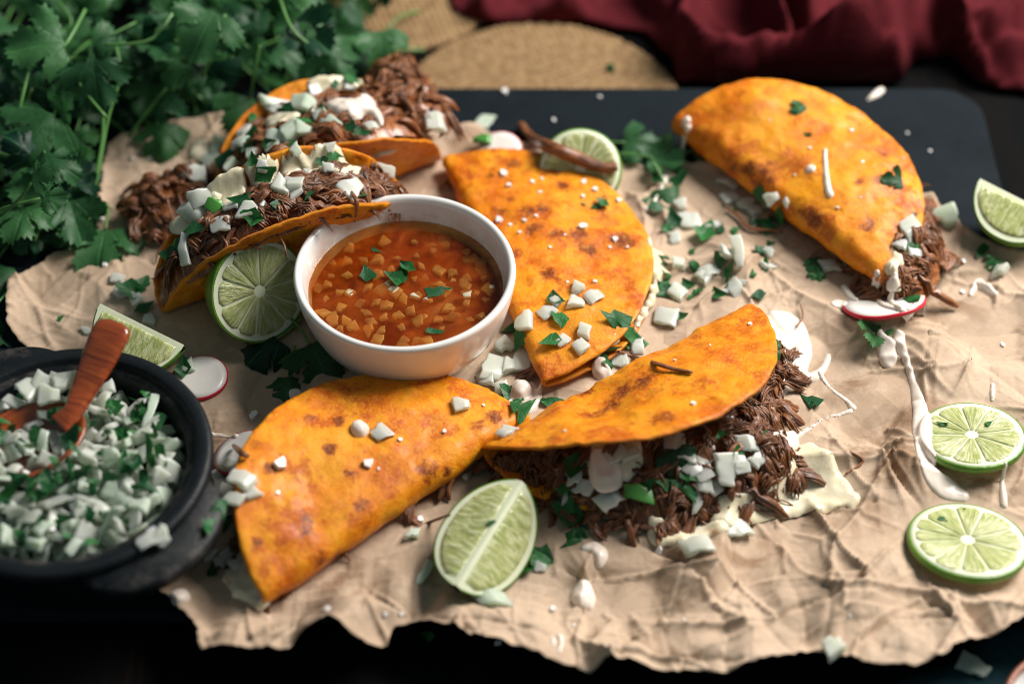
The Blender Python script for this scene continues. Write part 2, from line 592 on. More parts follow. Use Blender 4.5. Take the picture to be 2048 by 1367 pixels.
def tube(P, rad, sides=6, flat=1.0, twist=0.0, mod=None):
    P = np.asarray(P, float); n = len(P)
    rad = np.broadcast_to(np.asarray(rad, float), (n,))
    T = np.gradient(P, axis=0)
    T /= np.linalg.norm(T, axis=1)[:, None] + 1e-9
    ref = np.array([0, 0, 1.0]) if abs(T[0][2]) < 0.9 else np.array([1.0, 0, 0])
    V = []; U = []
    for i in range(n):
        b = np.cross(T[i], ref); b /= np.linalg.norm(b) + 1e-9
        c = np.cross(b, T[i]); ref = c
        for k in range(sides):
            a = 2 * math.pi * k / sides + twist * i
            V.append(P[i] + (b * math.cos(a) + c * math.sin(a) * flat) * rad[i] * (1.0 if mod is None else mod[i][k]))
            U.append((k / sides, i * 0.25))
    F = []
    for i in range(n - 1):
        for k in range(sides):
            k2 = (k + 1) % sides
            F.append((i * sides + k, i * sides + k2, (i + 1) * sides + k2, (i + 1) * sides + k))
    F.append(tuple(range(sides))[::-1]); F.append(tuple((n - 1) * sides + k for k in range(sides)))
    return np.array(V), F, np.array(U)


def lathe(prof, seg=96, close=False):
    V = []; F = []; n = len(prof)
    for j in range(seg):
        a = 2 * math.pi * j / seg
        for r, z in prof:
            V.append((r * math.cos(a), r * math.sin(a), z))
    for j in range(seg):
        j2 = (j + 1) % seg
        for i in range(n - 1):
            F.append((j * n + i, j2 * n + i, j2 * n + i + 1, j * n + i + 1))
    return np.array(V), F


def smooth_path(pts, n, closed=False):
    """Catmull-Rom through pts"""
    P = np.asarray(pts, float)
    m = len(P)
    out = []
    for u in np.linspace(0, m - 1 if not closed else m, n, endpoint=not closed):
        i = int(min(math.floor(u), m - 2)) if not closed else int(math.floor(u))
        f = u - i
        g = (lambda k: P[k % m]) if closed else (lambda k: P[min(max(k, 0), m - 1)])
        p0, p1, p2, p3 = g(i - 1), g(i), g(i + 1), g(i + 2)
        out.append(0.5 * ((2 * p1) + (-p0 + p2) * f + (2 * p0 - 5 * p1 + 4 * p2 - p3) * f * f + (-p0 + 3 * p1 - 3 * p2 + p3) * f ** 3))
    return np.array(out)


def in_poly(X, Y, poly):
    P = np.asarray(poly); inside = np.zeros(X.shape, bool)
    x0, y0 = P[-1]
    for x1, y1 in P:
        if y1 != y0:
            c = ((y0 > Y) != (y1 > Y)) & (X < (x1 - x0) * (Y - y0) / (y1 - y0) + x0)
            inside ^= c
        x0, y0 = x1, y1
    return inside


def poly_dist(X, Y, poly):
    P = np.asarray(poly, float)
    best = np.full(X.shape, 1e9); bx = np.zeros(X.shape); by = np.zeros(X.shape)
    x0, y0 = P[-1]
    for x1, y1 in P:
        dx, dy = x1 - x0, y1 - y0
        t = np.clip(((X - x0) * dx + (Y - y0) * dy) / (dx * dx + dy * dy + 1e-12), 0, 1)
        qx, qy = x0 + t * dx, y0 + t * dy
        d = np.hypot(X - qx, Y - qy)
        m = d < best
        best = np.where(m, d, best); bx = np.where(m, qx, bx); by = np.where(m, qy, by)
        x0, y0 = x1, y1
    return best, bx, by


def torn(poly, step=0.16, amp=0.06, low=0.12, seed=0.0):
    P = np.asarray(poly, float); out = []
    for i in range(len(P)):
        a, b = P[i], P[(i + 1) % len(P)]
        L = np.linalg.norm(b - a); k = max(1, int(L / step))
        nrm = np.array([b[1] - a[1], a[0] - b[0]]) / (L + 1e-9)
        for j in range(k):
            p = a + (b - a) * j / k
            o = nz(p[0], p[1], seed, 2.6) * amp * 1.6 + nz(p[0], p[1], seed + 5, 0.8) * low + nz(p[0], p[1], seed + 9, 7.0) * amp
            out.append(p + nrm * o)
    return np.array(out)


def sheet(poly, sp):
    """flat grid clipped to a polygon with the border snapped to it -> XY, faces, border distance"""
    P = np.asarray(poly); x0, y0 = P.min(0); x1, y1 = P.max(0)
    xs = np.arange(x0, x1 + sp, sp); ys = np.arange(y0, y1 + sp, sp)
    X, Y = np.meshgrid(xs, ys)
    ins = in_poly(X, Y, P)
    keep = ins[:-1, :-1] & ins[1:, :-1] & ins[:-1, 1:] & ins[1:, 1:]
    ny, nx = X.shape
    cnt = np.zeros(X.shape, int)
    for dy in (0, 1):
        for dx in (0, 1):
            cnt[dy:ny - 1 + dy, dx:nx - 1 + dx] += keep
    if X.size > 60000:
        D, BX, BY = poly_dist(X[::6, ::6], Y[::6, ::6], P[::3])
        up = lambda A: np.repeat(np.repeat(A, 6, 0), 6, 1)[:X.shape[0], :X.shape[1]]
        D, BX, BY = up(D), up(BX), up(BY)
        near = D < 1.6
        d2, b2x, b2y = poly_dist(X[near], Y[near], P)
        D[near] = d2; BX[near] = b2x; BY[near] = b2y
    else:
        D, BX, BY = poly_dist(X, Y, P)
    border = (cnt > 0) & (cnt < 4)
    snap = border & (D < sp * 1.8)
    X = np.where(snap, BX, X); Y = np.where(snap, BY, Y); D = np.where(snap, 0, D)
    idx = -np.ones(X.shape, int)
    used = cnt > 0
    idx[used] = np.arange(used.sum())
    jj, ii = np.nonzero(keep)
    F = np.stack([idx[jj, ii], idx[jj, ii + 1], idx[jj + 1, ii + 1], idx[jj + 1, ii]], 1)
    return np.stack([X[used], Y[used]], 1), F, D[used]


# ------------------------------------------------------------------ places of the big things (cm)
BOWL = G(810, 548, 4.3); BOWL[2] = 0.3
POT = G(128, 922, 4.0); POT[2] = 0.3


class Fr:
    """local frame of a taco: s along the fold, a towards the opening"""
    def __init__(self, pa, pb, z=0.3, flip=False):
        a, b = G(*pa, z), G(*pb, z)
        self.O = (a + b) / 2
        self.O[2] = 0.3
        d = (b - a)[:2]
        self.L = np.linalg.norm(d)
        self.th = math.atan2(d[1], d[0])
        self.M = Matrix.Translation(Vector(self.O)) @ Matrix.Rotation(self.th, 4, 'Z')
        self.Mi = self.M.inverted()

    def loc(self, px, py, z=0.3):
        return np.array(self.Mi @ Vector(G(px, py, z)))

    def world(self, p):
        return np.array(self.M @ Vector(p))


FT1 = Fr((548, 1222), (1046, 878))
FT2 = Fr((1470, 668), (985, 925))
FT3 = Fr((1348, 292), (1756, 600))
FT4 = Fr((893, 355), (1082, 778))
FT5 = Fr((322, 622), (832, 452))
FT6 = Fr((440, 470), (880, 315))

# ================================================================== THE SETTING
TABLE_Z = -1.1
V = [(-90, -60, TABLE_Z), (90, -60, TABLE_Z), (90, 90, TABLE_Z), (-90, 90, TABLE_Z)]
Vb = V + [(x, y, z - 3) for x, y, z in V]
Fb = [(0, 1, 2, 3), (7, 6, 5, 4), (0, 4, 5, 1), (1, 5, 6, 2), (2, 6, 7, 3), (3, 7, 4, 0)]
ob('table', mesh('table', Vb, Fb, 'table', False), kind='structure', label='almost black wooden table top')
support(Vb, Fb)

# ---- slate board on little feet
def rounded_rect(x0, x1, y0, y1, r, n=8, wob=0.0, seed=0):
    out = []
    for cx, cy, a0 in ((x1 - r, y0 + r, -90), (x1 - r, y1 - r, 0), (x0 + r, y1 - r, 90), (x0 + r, y0 + r, 180)):
        for k in range(n + 1):
            a = R(a0 + 90 * k / n)
            out.append((cx + r * math.cos(a), cy + r * math.sin(a)))
    return out


bx1 = G(1985, 300, 0)[0]
by1 = G(1500, 176, 0)[1]
by0 = G(1000, 1225, 0)[1]
bo = Vector(((bx1 - 24) / 2, (by0 + by1) / 2, 0))
out = rounded_rect(-24, bx1, by0, by1, 2.2)
out = [(x - bo.x + nz(x, y, 1, 1.1) * 0.07, y - bo.y + nz(x, y, 4, 1.1) * 0.07) for x, y in out]
# densify then tilt the right side a little (the board's edge runs inwards to the back)
n = len(out)
V = [(x, y, 0 - 0.03) for x, y in out] + [(x * .997, y * .997, 0) for x, y in out] + [(x, y, -0.62) for x, y in out] + [(x * .995, y * .995, -0.7) for x, y in out]
F = []
for i in range(n):
    j = (i + 1) % n
    F += [(i, j, n + j, n + i), (2 * n + i, 2 * n + j, j, i), (3 * n + i, 3 * n + j, 2 * n + j, 2 * n + i)]
F += [tuple(range(n, 2 * n)), tuple(range(3 * n, 4 * n))[::-1]]
board = ob('slate_board', None, None, (bo.x, bo.y, 0), label='large dark blue-grey slate serving board under the brown paper', cat='serving board')
ob('slab', mesh('slab', V, F, 'slate', False), board)
fv, ff = lathe([(0, TABLE_Z), (0.7, TABLE_Z), (0.7, -0.69), (0, -0.69)], 20)
fm = mesh('foot', fv, ff, 'iron')
for sx in (-1, 1):
    for sy in (-1, 1):
        ob('foot', fm, board, (sx * (bx1 + 24) * 0.45, sy * (by1 - by0) * 0.45, 0))
support(np.array(V) + np.array(bo), F)

# ---- brown paper: crumpled sheet with torn edges
paper_px = [(18, 562), (80, 530), (150, 490), (190, 445), (203, 360), (215, 290), (300, 255), (430, 240), (560, 230), (700, 250), (800, 262), (890, 268),
            (960, 248), (1040, 284), (1110, 300), (1240, 312), (1330, 322), (1440, 332), (1560, 332), (1700, 360), (1800, 396), (1862, 396), (1930, 470),
            (2048, 505), (2250, 545), (2250, 1235), (2048, 1258), (1990, 1292), (1940, 1292), (1880, 1342), (1820, 1360), (1740, 1340), (1690, 1322),
            (1630, 1306), (1560, 1318), (1500, 1340), (1440, 1360), (1330, 1350), (1210, 1340), (1180, 1354), (1120, 1342), (1050, 1325), (960, 1300),
            (880, 1268), (838, 1254), (790, 1262), (778, 1300), (735, 1318), (660, 1292), (600, 1310), (570, 1333), (405, 1325), (398, 1270), (360, 1225),
            (312, 1190), (200, 1150), (60, 1000), (40, 800), (62, 705), (15, 650)]
ppoly = torn(GP(paper_px, 0.4), 0.17, 0.07, 0.10, 3.0)
PXY, PF, PD = sheet(ppoly, 0.085)


def facets(P, spacing, amp, seed, jitter=0.5, ridge=0.0, rw=0.2):
    """piecewise-flat random facets over the points P (a crumple)"""
    rg = np.random.default_rng(seed)
    x0, y0 = P.min(0) - 2 * spacing; x1, y1 = P.max(0) + 2 * spacing
    pts = []; hs = []
    for x in np.arange(x0, x1, spacing):
        for y in np.arange(y0, y1, spacing):
            pts.append(Vector((x + rg.uniform(-jitter, jitter) * spacing, y + rg.uniform(-jitter, jitter) * spacing)))
    vs, es, fs, *_ = delaunay_2d_cdt(pts, [], [], 0, 1e-5)
    vs = np.array([tuple(v) for v in vs])
    hs = rg.uniform(-1, 1, len(vs)) * amp
    ramp_ = {}

    def ra(i, j):
        k = (min(i, j), max(i, j))
        if k not in ramp_:
            ramp_[k] = ridge * rg.uniform(0.35, 1.0) * (1 if rg.random() < 0.75 else -0.7) if rg.random() < 0.6 else 0.0
        return ramp_[k]
    out = np.zeros(len(P))
    cell = spacing
    ix = np.floor((P[:, 0] - x0) / cell).astype(int); iy = np.floor((P[:, 1] - y0) / cell).astype(int)
    ny = int((y1 - y0) / cell) + 3
    key = ix * ny + iy
    order = np.argsort(key); ks = key[order]
    for f in fs:
        if len(f) != 3:
            continue
        a, b, c = vs[f[0]], vs[f[1]], vs[f[2]]
        tri = np.array([a, b, c])
        lo = np.floor((tri.min(0) - (x0, y0)) / cell).astype(int); hi = np.floor((tri.max(0) - (x0, y0)) / cell).astype(int)
        cand = []
        for kx in range(lo[0], hi[0] + 1):
            s = np.searchsorted(ks, kx * ny + lo[1]); e = np.searchsorted(ks, kx * ny + hi[1], 'right')
            cand.append(order[s:e])
        cand = np.concatenate(cand) if cand else np.array([], int)
        if len(cand) == 0:
            continue
        q = P[cand]
        den = (b[1] - c[1]) * (a[0] - c[0]) + (c[0] - b[0]) * (a[1] - c[1])
        if abs(den) < 1e-9:
            continue
        w0 = ((b[1] - c[1]) * (q[:, 0] - c[0]) + (c[0] - b[0]) * (q[:, 1] - c[1])) / den
        w1 = ((c[1] - a[1]) * (q[:, 0] - c[0]) + (a[0] - c[0]) * (q[:, 1] - c[1])) / den
        w2 = 1 - w0 - w1
        m = (w0 >= -1e-6) & (w1 >= -1e-6) & (w2 >= -1e-6)
        val = w0 * hs[f[0]] + w1 * hs[f[1]] + w2 * hs[f[2]]
        if ridge:
            ar = abs(den)
            for w_, i_, j_ in ((w0, f[1], f[2]), (w1, f[0], f[2]), (w2, f[0], f[1])):
                dd = np.abs(w_) * ar / (np.linalg.norm(vs[i_] - vs[j_]) + 1e-6)
                val = val + ra(i_, j_) * np.exp(-dd / rw)
        out[cand[m]] = val[m]
    return out


warp = np.stack([np.array([nz(x, y, 2.2, 0.35) for x, y in PXY]), np.array([nz(x, y, 8.2, 0.35) for x, y in PXY])], 1)
PW = PXY + warp * 0.6
f1 = facets(PW, 4.6, 0.8, 11, ridge=0.48, rw=0.12)
f2 = facets(PW + 3.3, 2.7, 0.7, 12, ridge=0.40, rw=0.09)
f3 = facets(PW + 7.7, 1.0, 0.09, 13, ridge=0.05, rw=0.05)
f4 = facets(PW * np.array([1.0, 0.6]) + 1.7, 1.7, 0.30, 19, ridge=0.16, rw=0.07)
heavy = [(BOWL[0], BOWL[1], 3.4), (POT[0], POT[1], 5.4)]
for f, w in ((FT1, 7), (FT2, 7), (FT3, 7), (FT4, 7), (FT5, 6), (FT6, 6)):
    for k in (-0.6, 0, 0.6):
        for q in (1.0, 3.6):
            p = f.world((k * w, q if f not in (FT5, FT6) else 0, 0))
            heavy.append((p[0], p[1], 2.6))
for px, py, r in ((1944, 868, 1.9), (1936, 1078, 2.1), (980, 1090, 2.0), (400, 756, 1.2), (284, 680, 2.0), (2042, 440, 2.0), (522, 620, 1.6)):
    q = G(px, py, 0.5); heavy.append((q[0], q[1], r))
mask = np.ones(len(PXY))
for x, y, r in heavy:
    d = np.hypot(PXY[:, 0] - x, PXY[:, 1] - y)
    mask = np.minimum(mask, np.clip((d - r) / 1.6, 0.1, 1))
# flatter behind and left, deeply crumpled to the right and in front
gx = np.clip((PXY[:, 0] + 14) / 24, 0, 1); gy = np.clip((4 - PXY[:, 1]) / 14, 0, 1)
amp = 0.42 + 0.58 * np.clip(gx * 0.6 + gy * 0.75, 0, 1)
hz = mask * amp * (f1 * 0.8 + f2 + f4) + (0.35 + 0.65 * mask) * f3
front = np.clip((by0 + 3.2 - PXY[:, 1]) / 3.0, 0, 1)
wave = np.array([0.55 + 0.9 * nz(x * 0.32 + 3, 0.0, 1.7) + 0.5 * nz(x * 0.9, y * 0.3, 4.4) for x, y in PXY])
hz = hz + front * np.clip(wave, 0, 1.6) * 0.75 * np.clip(1.4 - PD / 3.0, 0.2, 1)
curl = np.clip(1 - PD / 0.7, 0, 1) ** 2
hz = hz + curl * np.array([0.22 + 0.3 * nz(x * 0.7, y * 0.7, 9.1) for x, y in PXY])
PZ = np.maximum(0.36 + hz, 0.05 + 0.02 * np.sin(PXY[:, 0] * 3))
stain = np.zeros(len(PXY))
for px, py, r in ((1770, 920, 2.6), (1830, 830, 2.0), (1560, 860, 1.5), (1760, 640, 2.2), (1690, 760, 1.6), (1960, 950, 1.6), (1420, 700, 1.4), (1380, 1130, 1.6), (1700, 1000, 2.4), (1500, 1100, 1.6), (1550, 520, 1.8), (850, 1000, 1.6), (700, 1180, 1.5), (1120, 850, 1.5), (1900, 600, 1.6), (930, 290, 1.5), (420, 880, 1.5)):
    q = G(px, py)
    stain = np.maximum(stain, np.clip(1.3 - np.hypot(PXY[:, 0] - q[0], PXY[:, 1] - q[1]) / r, 0, 1))
PV = np.column_stack([PXY, PZ])
pm = mesh('brown_paper', PV, PF, 'paper', True, attr={'stain': stain})
paper = ob('brown_paper', pm, label='crumpled brown kraft paper sheet with torn edges beneath the tacos', cat='paper')
so = paper.modifiers.new('thickness', 'SOLIDIFY'); so.thickness = 0.00022; so.offset = -1
support(PV, PF)


def paper_z(x, y):
    h = SUP[2].ray_cast(Vector((x, y, 60)), Vector((0, 0, -1)))
    return h[0].z if h[0] is not None else 0.0


# ---- round woven straw mats behind the board
def woven_mat(px, py, rad, label, ang):
    c = G(px, py, TABLE_Z + 0.3)
    XY, F, D = sheet([(rad * math.cos(a), rad * math.sin(a)) for a in np.linspace(0, 2 * math.pi, 90, endpoint=False)], 0.075)
    x = XY[:, 0] * math.cos(ang) + XY[:, 1] * math.sin(ang); y = -XY[:, 0] * math.sin(ang) + XY[:, 1] * math.cos(ang)
    row = np.floor(y / 0.26)
    u = x / 0.46 + 0.5 * (row % 2) + 0.08 * np.sin(row * 12.9898)
    z = np.abs(np.sin(math.pi * u)) ** 0.6 * np.abs(np.sin(math.pi * y / 0.26)) ** 0.7
    z = TABLE_Z + 0.18 + 0.2 * z * np.clip(D / 0.15, 0, 1) - 0.16 * np.clip(1 - D / 0.12, 0, 1)
    o = ob('woven_mat', mesh('woven_mat', np.column_stack([XY, z]), F, 'straw'), None, (c[0], c[1], 0), label=label, cat='mat', group='round woven straw mats')
    o.modifiers.new('thickness', 'SOLIDIFY').thickness = 0.0008
    support(np.column_stack([XY, z]) + np.array([c[0], c[1], 0]), F)


woven_mat(1080, 226, 7.4, 'round woven straw mat tucked under the back edge of the slate', R(-24))
woven_mat(776, -38, 6.1, 'round woven straw mat lying beside the cilantro, clear of the slate', R(-24))
woven_mat(2000, -62, 3.6, 'small woven straw mat peeping out behind the red cloth', R(30))

# ---- wine-red cloth, thrown in soft folds behind the board
folds = [  # photo pixels of each fold's crest, its width and height in cm
    ([(1395, -120), (1375, 0), (1362, 70), (1400, 105), (1480, 112), (1560, 95)], 0.75, 2.0),
    ([(1560, 110), (1640, 95), (1740, 60), (1800, 20), (1840, 5)], 1.6, 2.9),
    ([(1700, 160), (1760, 130), (1790, 110)], 1.5, 2.4),
    ([(1525, -80), (1540, 10), (1575, 70)], 0.55, 2.3),
    ([(1590, -120), (1610, 0), (1615, 45)], 0.8, 2.5),
    ([(1860, -120), (1875, 0), (1920, 70), (1955, 110)], 0.8, 2.1),
    ([(1990, 60), (2060, 30), (2160, 10)], 1.8, 2.2),
    ([(1300, -160), (1310, -20), (1335, 20)], 0.7, 1.6),
    ([(1160, -140), (1150, -20), (1120, 20)], 0.9, 1.2),
    ([(1010, -140), (1000, -40), (960, 20)], 0.9, 0.9),
    ([(1960, 120), (2050, 110), (2160, 120)], 1.2, 1.3),
]
cpx = [(905, 20), (960, 42), (1060, 40), (1180, 40), (1290, 62), (1345, 120), (1350, 158), (1430, 166), (1600, 162), (1800, 164), (1830, 120), (1900, 110), (1960, 165), (2060, 180), (2200, 190),
       (2260, -260), (1900, -260), (880, -260), (890, -60)]
cpoly = torn(GP(cpx, TABLE_Z + 0.5), 0.3, 0.02, 0.12, 8.0)
yb = by1 + 0.45
cpoly[:, 1] = np.maximum(cpoly[:, 1], yb)
CXY, CF, CD = sheet(cpoly, 0.24)
cz = np.zeros(len(CXY))
for pts, w, h in folds:
    pl = smooth_path([tuple(G(x, y, TABLE_Z + h * 0.8)[:2]) for x, y in pts], 16)
    best = np.full(len(CXY), 1e9); bt = np.zeros(len(CXY))
    for i in range(len(pl) - 1):
        a, b = pl[i], pl[i + 1]; d = b - a
        t = np.clip(((CXY - a) @ d) / (d @ d + 1e-9), 0, 1)
        dist = np.linalg.norm(CXY - (a + t[:, None] * d), axis=1)
        m = dist < best
        best[m] = dist[m]; bt[m] = (i + t[m]) / (len(pl) - 1)
    prof = 1.5 * h * np.exp(-np.abs(best / (w * 0.9)) ** 1.6) * (0.75 + 0.25 * np.sin(math.pi * bt))
    cz = np.maximum(cz, prof) + 0.12 * np.minimum(cz, prof)
wr = np.array([nz(x * 0.9 + 0.5 * y, y * 0.35, 5.5) for x, y in CXY]) * 0.42 + np.array([nz(x * 2.4 - y * .6, y * 0.9, 1.5) for x, y in CXY]) * 0.14
wid = np.array([nz(x, y, 3.1, 0.28) for x, y in CXY])
cz = TABLE_Z + 0.25 + cz + wr * np.clip(cz + 0.6, 0, 1.5) + np.clip(wid, 0, 1) * 0.9
cz = np.where(CD < 0.5, np.minimum(cz, TABLE_Z + 0.2 + 2.2 * np.sqrt(CD / 0.5)), cz)
cz = np.maximum(cz, TABLE_Z + 0.45)
cl = ob('red_cloth', mesh('red_cloth', np.column_stack([CXY, cz]), CF, 'red_cloth'), label='wine red linen cloth thrown in loose folds behind the slate', cat='cloth')
cl.modifiers.new('thickness', 'SOLIDIFY').thickness = 0.001

# ---- corner of a dark teal napkin and a small russet-rimmed dish
npoly = torn(GP([(1800, 1352), (1900, 1330), (1975, 1268), (2060, 1240), (2300, 1240), (2300, 1480), (1760, 1480)], TABLE_Z + 0.2), 0.3, 0.01, 0.05, 2)
NXY, NF, ND = sheet(npoly, 0.3)
NZ = TABLE_Z + 0.12 + np.array([abs(nz(x, y, 7, 0.5)) for x, y in NXY]) * 0.35
nk = ob('teal_napkin', mesh('teal_napkin', np.column_stack([NXY, NZ]), NF, 'teal_cloth'), label='dark teal linen napkin lying under the torn paper edge', cat='napkin')
nk.modifiers.new('thickness', 'SOLIDIFY').thickness = 0.0008
support(np.column_stack([NXY, NZ]), NF)
dc = G(2150, 1432, TABLE_Z + 1.6)
dish = ob('dish', None, None, (dc[0], dc[1], TABLE_Z + 0.48), label='small white dish with a russet rim standing on the teal napkin', cat='dish')
V, F = lathe([(0, 0), (1.6, 0), (1.7, 0.25), (2.3, 0.7), (2.62, 1.3), (2.5, 1.34), (2.2, 0.8), (1.5, 0.35), (0, 0.3)], 72)
ob('body', mesh('body', V, F, 'ceramic', attr={'stain': np.zeros(len(V))}), dish)
V, F = lathe([(2.62, 1.28), (2.72, 1.36), (2.72, 1.5), (2.6, 1.56), (2.47, 1.48), (2.47, 1.34), (2.62, 1.28)], 72)
ob('rim', mesh('rim', V, F, 'russet'), dish)

# ================================================================== BOWL OF BROTH
bowl = ob('broth_bowl', None, None, BOWL, label='white ceramic bowl filled with red broth standing between the tacos', cat='bowl')
prof = [(0, 0.05), (2.35, 0.05), (2.45, 0.0), (2.62, 0.0), (2.72, 0.12), (3.1, 0.42), (3.62, 0.95), (4.08, 1.65), (4.42, 2.5), (4.62, 3.35), (4.72, 4.05),
        (4.73, 4.2), (4.69, 4.29), (4.60, 4.33), (4.50, 4.31), (4.41, 4.22), (4.36, 4.05), (4.22, 3.3), (4.0, 2.5), (3.65, 1.75), (3.1, 1.0), (2.4, 0.5), (1.2, 0.33), (0, 0.3)]
V, F = lathe(prof, 128)
st = np.array([max(0, 1 - abs(z - 3.35) / 0.75) * (1 if math.hypot(x, y) < 4.4 else 0) * (0.35 + 0.65 * max(0, math.cos(math.atan2(y, x) - 1.9))) for x, y, z in V])
ob('shell', mesh('shell', V, F, 'ceramic', attr={'stain': st}), bowl)
BM = Matrix.Translation(Vector(BOWL))
support(V, F, BM)
BRZ = 3.12
rb = 4.17
V = [(0, 0, BRZ)]; F = []
rings = [0.25, 0.5, 0.75, 0.93, 0.985, 1.0]
for k, r in enumerate(rings):
    for j in range(96):
        a = 2 * math.pi * j / 96
        V.append((rb * r * math.cos(a), rb * r * math.sin(a), BRZ + (0.05 if k == 5 else 0.012 if k == 4 else 0.0)))
for j in range(96):
    F.append((0, 1 + j, 1 + (j + 1) % 96))
    for k in range(5):
        F.append((1 + k * 96 + j, 1 + (k + 1) * 96 + j, 1 + (k + 1) * 96 + (j + 1) % 96, 1 + k * 96 + (j + 1) % 96))
ob('broth_surface', mesh('broth_surface', V, F, 'broth'), bowl)
support(V, F, BM)
V2, F2 = lathe([(0, BRZ - 0.42), (4.02, BRZ - 0.42), (3.95, BRZ - 0.8), (0, BRZ - 1.0)], 64)
ob('broth_body', mesh('broth_body', V2, F2, 'broth_body'), bowl)

# ================================================================== CAST IRON POT
pot = ob('iron_pot', None, None, POT, scale=(0.97, 0.97, 1.0), label='small black cast iron pot full of chopped onion and cilantro', cat='pot')
prof = [(0, 0), (3.6, 0), (4.3, 0.12), (4.85, 0.6), (5.15, 1.5), (5.3, 2.5), (5.38, 3.1), (5.62, 3.25), (5.92, 3.34), (6.02, 3.5), (6.02, 3.84), (5.96, 3.97), (5.82, 4.03),
        (5.45, 4.02), (5.36, 3.96), (5.30, 3.80), (5.22, 3.74), (5.02, 3.72), (4.95, 3.64), (4.9, 3.3), (4.8, 2.0), (4.5, 0.9), (3.9, 0.45), (0, 0.4)]
V, F = lathe(prof, 128)
wear = np.array([1.0 if (3.7 < z < 3.78 and 5.0 < r < 5.25) else 0.5 if abs(z - 3.84) < 0.02 and r > 5.9 else 0.0 for r, z in [(math.hypot(x, y), z) for x, y, z in V]])
ob('body', mesh('body', V, F, 'iron', attr={'wear': wear}), pot)
PM = Matrix.Translation(Vector(POT)) @ Matrix.Diagonal((0.97, 0.97, 1, 1))
support(V, F, PM)


def lug(ang):
    """flat ear that swings out of the rim"""
    out = []
    for k in range(41):
        t = -1 + 2 * k / 40
        a = t * R(34)
        rr = 5.9 + 1.55 * max(0, 1 - abs(t) ** 2.6) ** 0.8
        out.append((rr * math.cos(a + ang), rr * math.sin(a + ang)))
    inn = [(5.75 * math.cos(t * R(34) + ang), 5.75 * math.sin(t * R(34) + ang)) for t in np.linspace(-1, 1, 41)]
    V = []; n = 41
    for lst, z, sh in ((inn, 3.62, 1), (out, 3.5, 0.985), (out, 3.36, 1.0), (out, 2.95, 0.995), (out, 2.82, 0.97), (inn, 2.9, 1)):
        for x, y in lst:
            V.append((x * sh, y * sh, z))
    F = []
    for r in range(5):
        for k in range(n - 1):
            F.append((r * n + k, r * n + k + 1, (r + 1) * n + k + 1, (r + 1) * n + k))
    for e in (0, n - 1):
        F.append(tuple(r * n + e for r in range(6)) if e else tuple(r * n + e for r in range(6))[::-1])
    w = np.zeros(len(V)); w[n:2 * n] = 1.0; w[2 * n:3 * n] = 0.8
    ob('handle', mesh('handle', V, F, 'iron', attr={'wear': w}), pot)
    support(V, F, PM)


q = G(372, 1128, 3.4) - POT
lug(math.atan2(q[1], q[0]))
lug(math.atan2(q[1], q[0]) + math.pi - 0.12)

# ---- wooden spoon
SP_TIP, SP_RIM, SP_NECK = G(233, 645, 6.1), G(192, 730, 5.3), G(146, 822, 4.6)
SB = G(52, 893, 3.9)
path = smooth_path([SP_TIP, (SP_TIP + SP_RIM) / 2 + np.array([0, 0, 0.08]), SP_RIM, G(165, 785, 4.8), SP_NECK, G(118, 850, 4.35)], 26)
spoon = ob('wooden_spoon', None, None, SB, label='red-brown polished wooden spoon standing in the iron pot', cat='spoon')
wv = np.interp(np.linspace(0, 1, 26), [0, 0.04, 0.1, 0.35, 0.62, 0.8, 0.9, 1.0], [0.36, 0.62, 0.74, 0.66, 0.46, 0.36, 0.44, 0.62])
wv = wv * 1.13
tv = np.interp(np.linspace(0, 1, 26), [0, 0.06, 0.4, 0.8, 1.0], [0.16, 0.27, 0.30, 0.27, 0.22])
T = np.gradient(path, axis=0); T /= np.linalg.norm(T, axis=1)[:, None]
V = []; U = []; K = 20
for i in range(26):
    side = np.cross(T[i], [0, 0, 1]); side /= np.linalg.norm(side); nn = np.cross(side, T[i])
    for k in range(K):
        a = 2 * math.pi * k / K
        cx, cy = math.cos(a), math.sin(a)
        cx = math.copysign(abs(cx) ** 0.6, cx); cy = math.copysign(abs(cy) ** 0.75, cy)
        V.append(path[i] + side * cx * wv[i] + nn * cy * tv[i] - SB)
        U.append((k / K * 0.6, i / 25.0))
F = [(i * K + k, i * K + (k + 1) % K, (i + 1) * K + (k + 1) % K, (i + 1) * K + k) for i in range(25) for k in range(K)]
F += [tuple(range(K))[::-1], tuple(25 * K + k for k in range(K))]
ob('handle', mesh('handle', V, F, 'spoon', uv=U), spoon)
d = (SP_NECK - SB); yaw = math.atan2(d[1], d[0])
V = []; U = []; nr, ns = 12, 40
for sgn, off in ((1, 0.0), (0, 0.14)):
    for i in range(nr + 1):
        r = i / nr
        for j in range(ns):
            a = 2 * math.pi * j / ns
            x, y = 2.55 * r * math.cos(a), 1.85 * r * math.sin(a)
            V.append((x * (1 - off * 0.3), y * (1 - off * 0.3), -1.05 * (1 - r ** 2.2) + 0.35 + off * (1 if r < 0.99 else 0.3)))
            U.append((x * 0.1, y * 0.2))
F = []
m_ = (nr + 1) * ns
for i in range(nr):
    for j in range(ns):
        j2 = (j + 1) % ns
        F.append((i * ns + j, (i + 1) * ns + j, (i + 1) * ns + j2, i * ns + j2))
        F.append((m_ + i * ns + j, m_ + i * ns + j2, m_ + (i + 1) * ns + j2, m_ + (i + 1) * ns + j))
for j in range(ns):
    j2 = (j + 1) % ns
    F.append((nr * ns + j, m_ + nr * ns + j, m_ + nr * ns + j2, nr * ns + j2))
rotm = Matrix.Rotation(yaw, 3, 'Z')
V = [tuple(rotm @ Vector(v)) for v in V]
ob('bowl', mesh('bowl', V, F, 'spoon', uv=U), spoon)
SPM = Matrix.Translation(Vector(SB))
support(V, F, SPM)

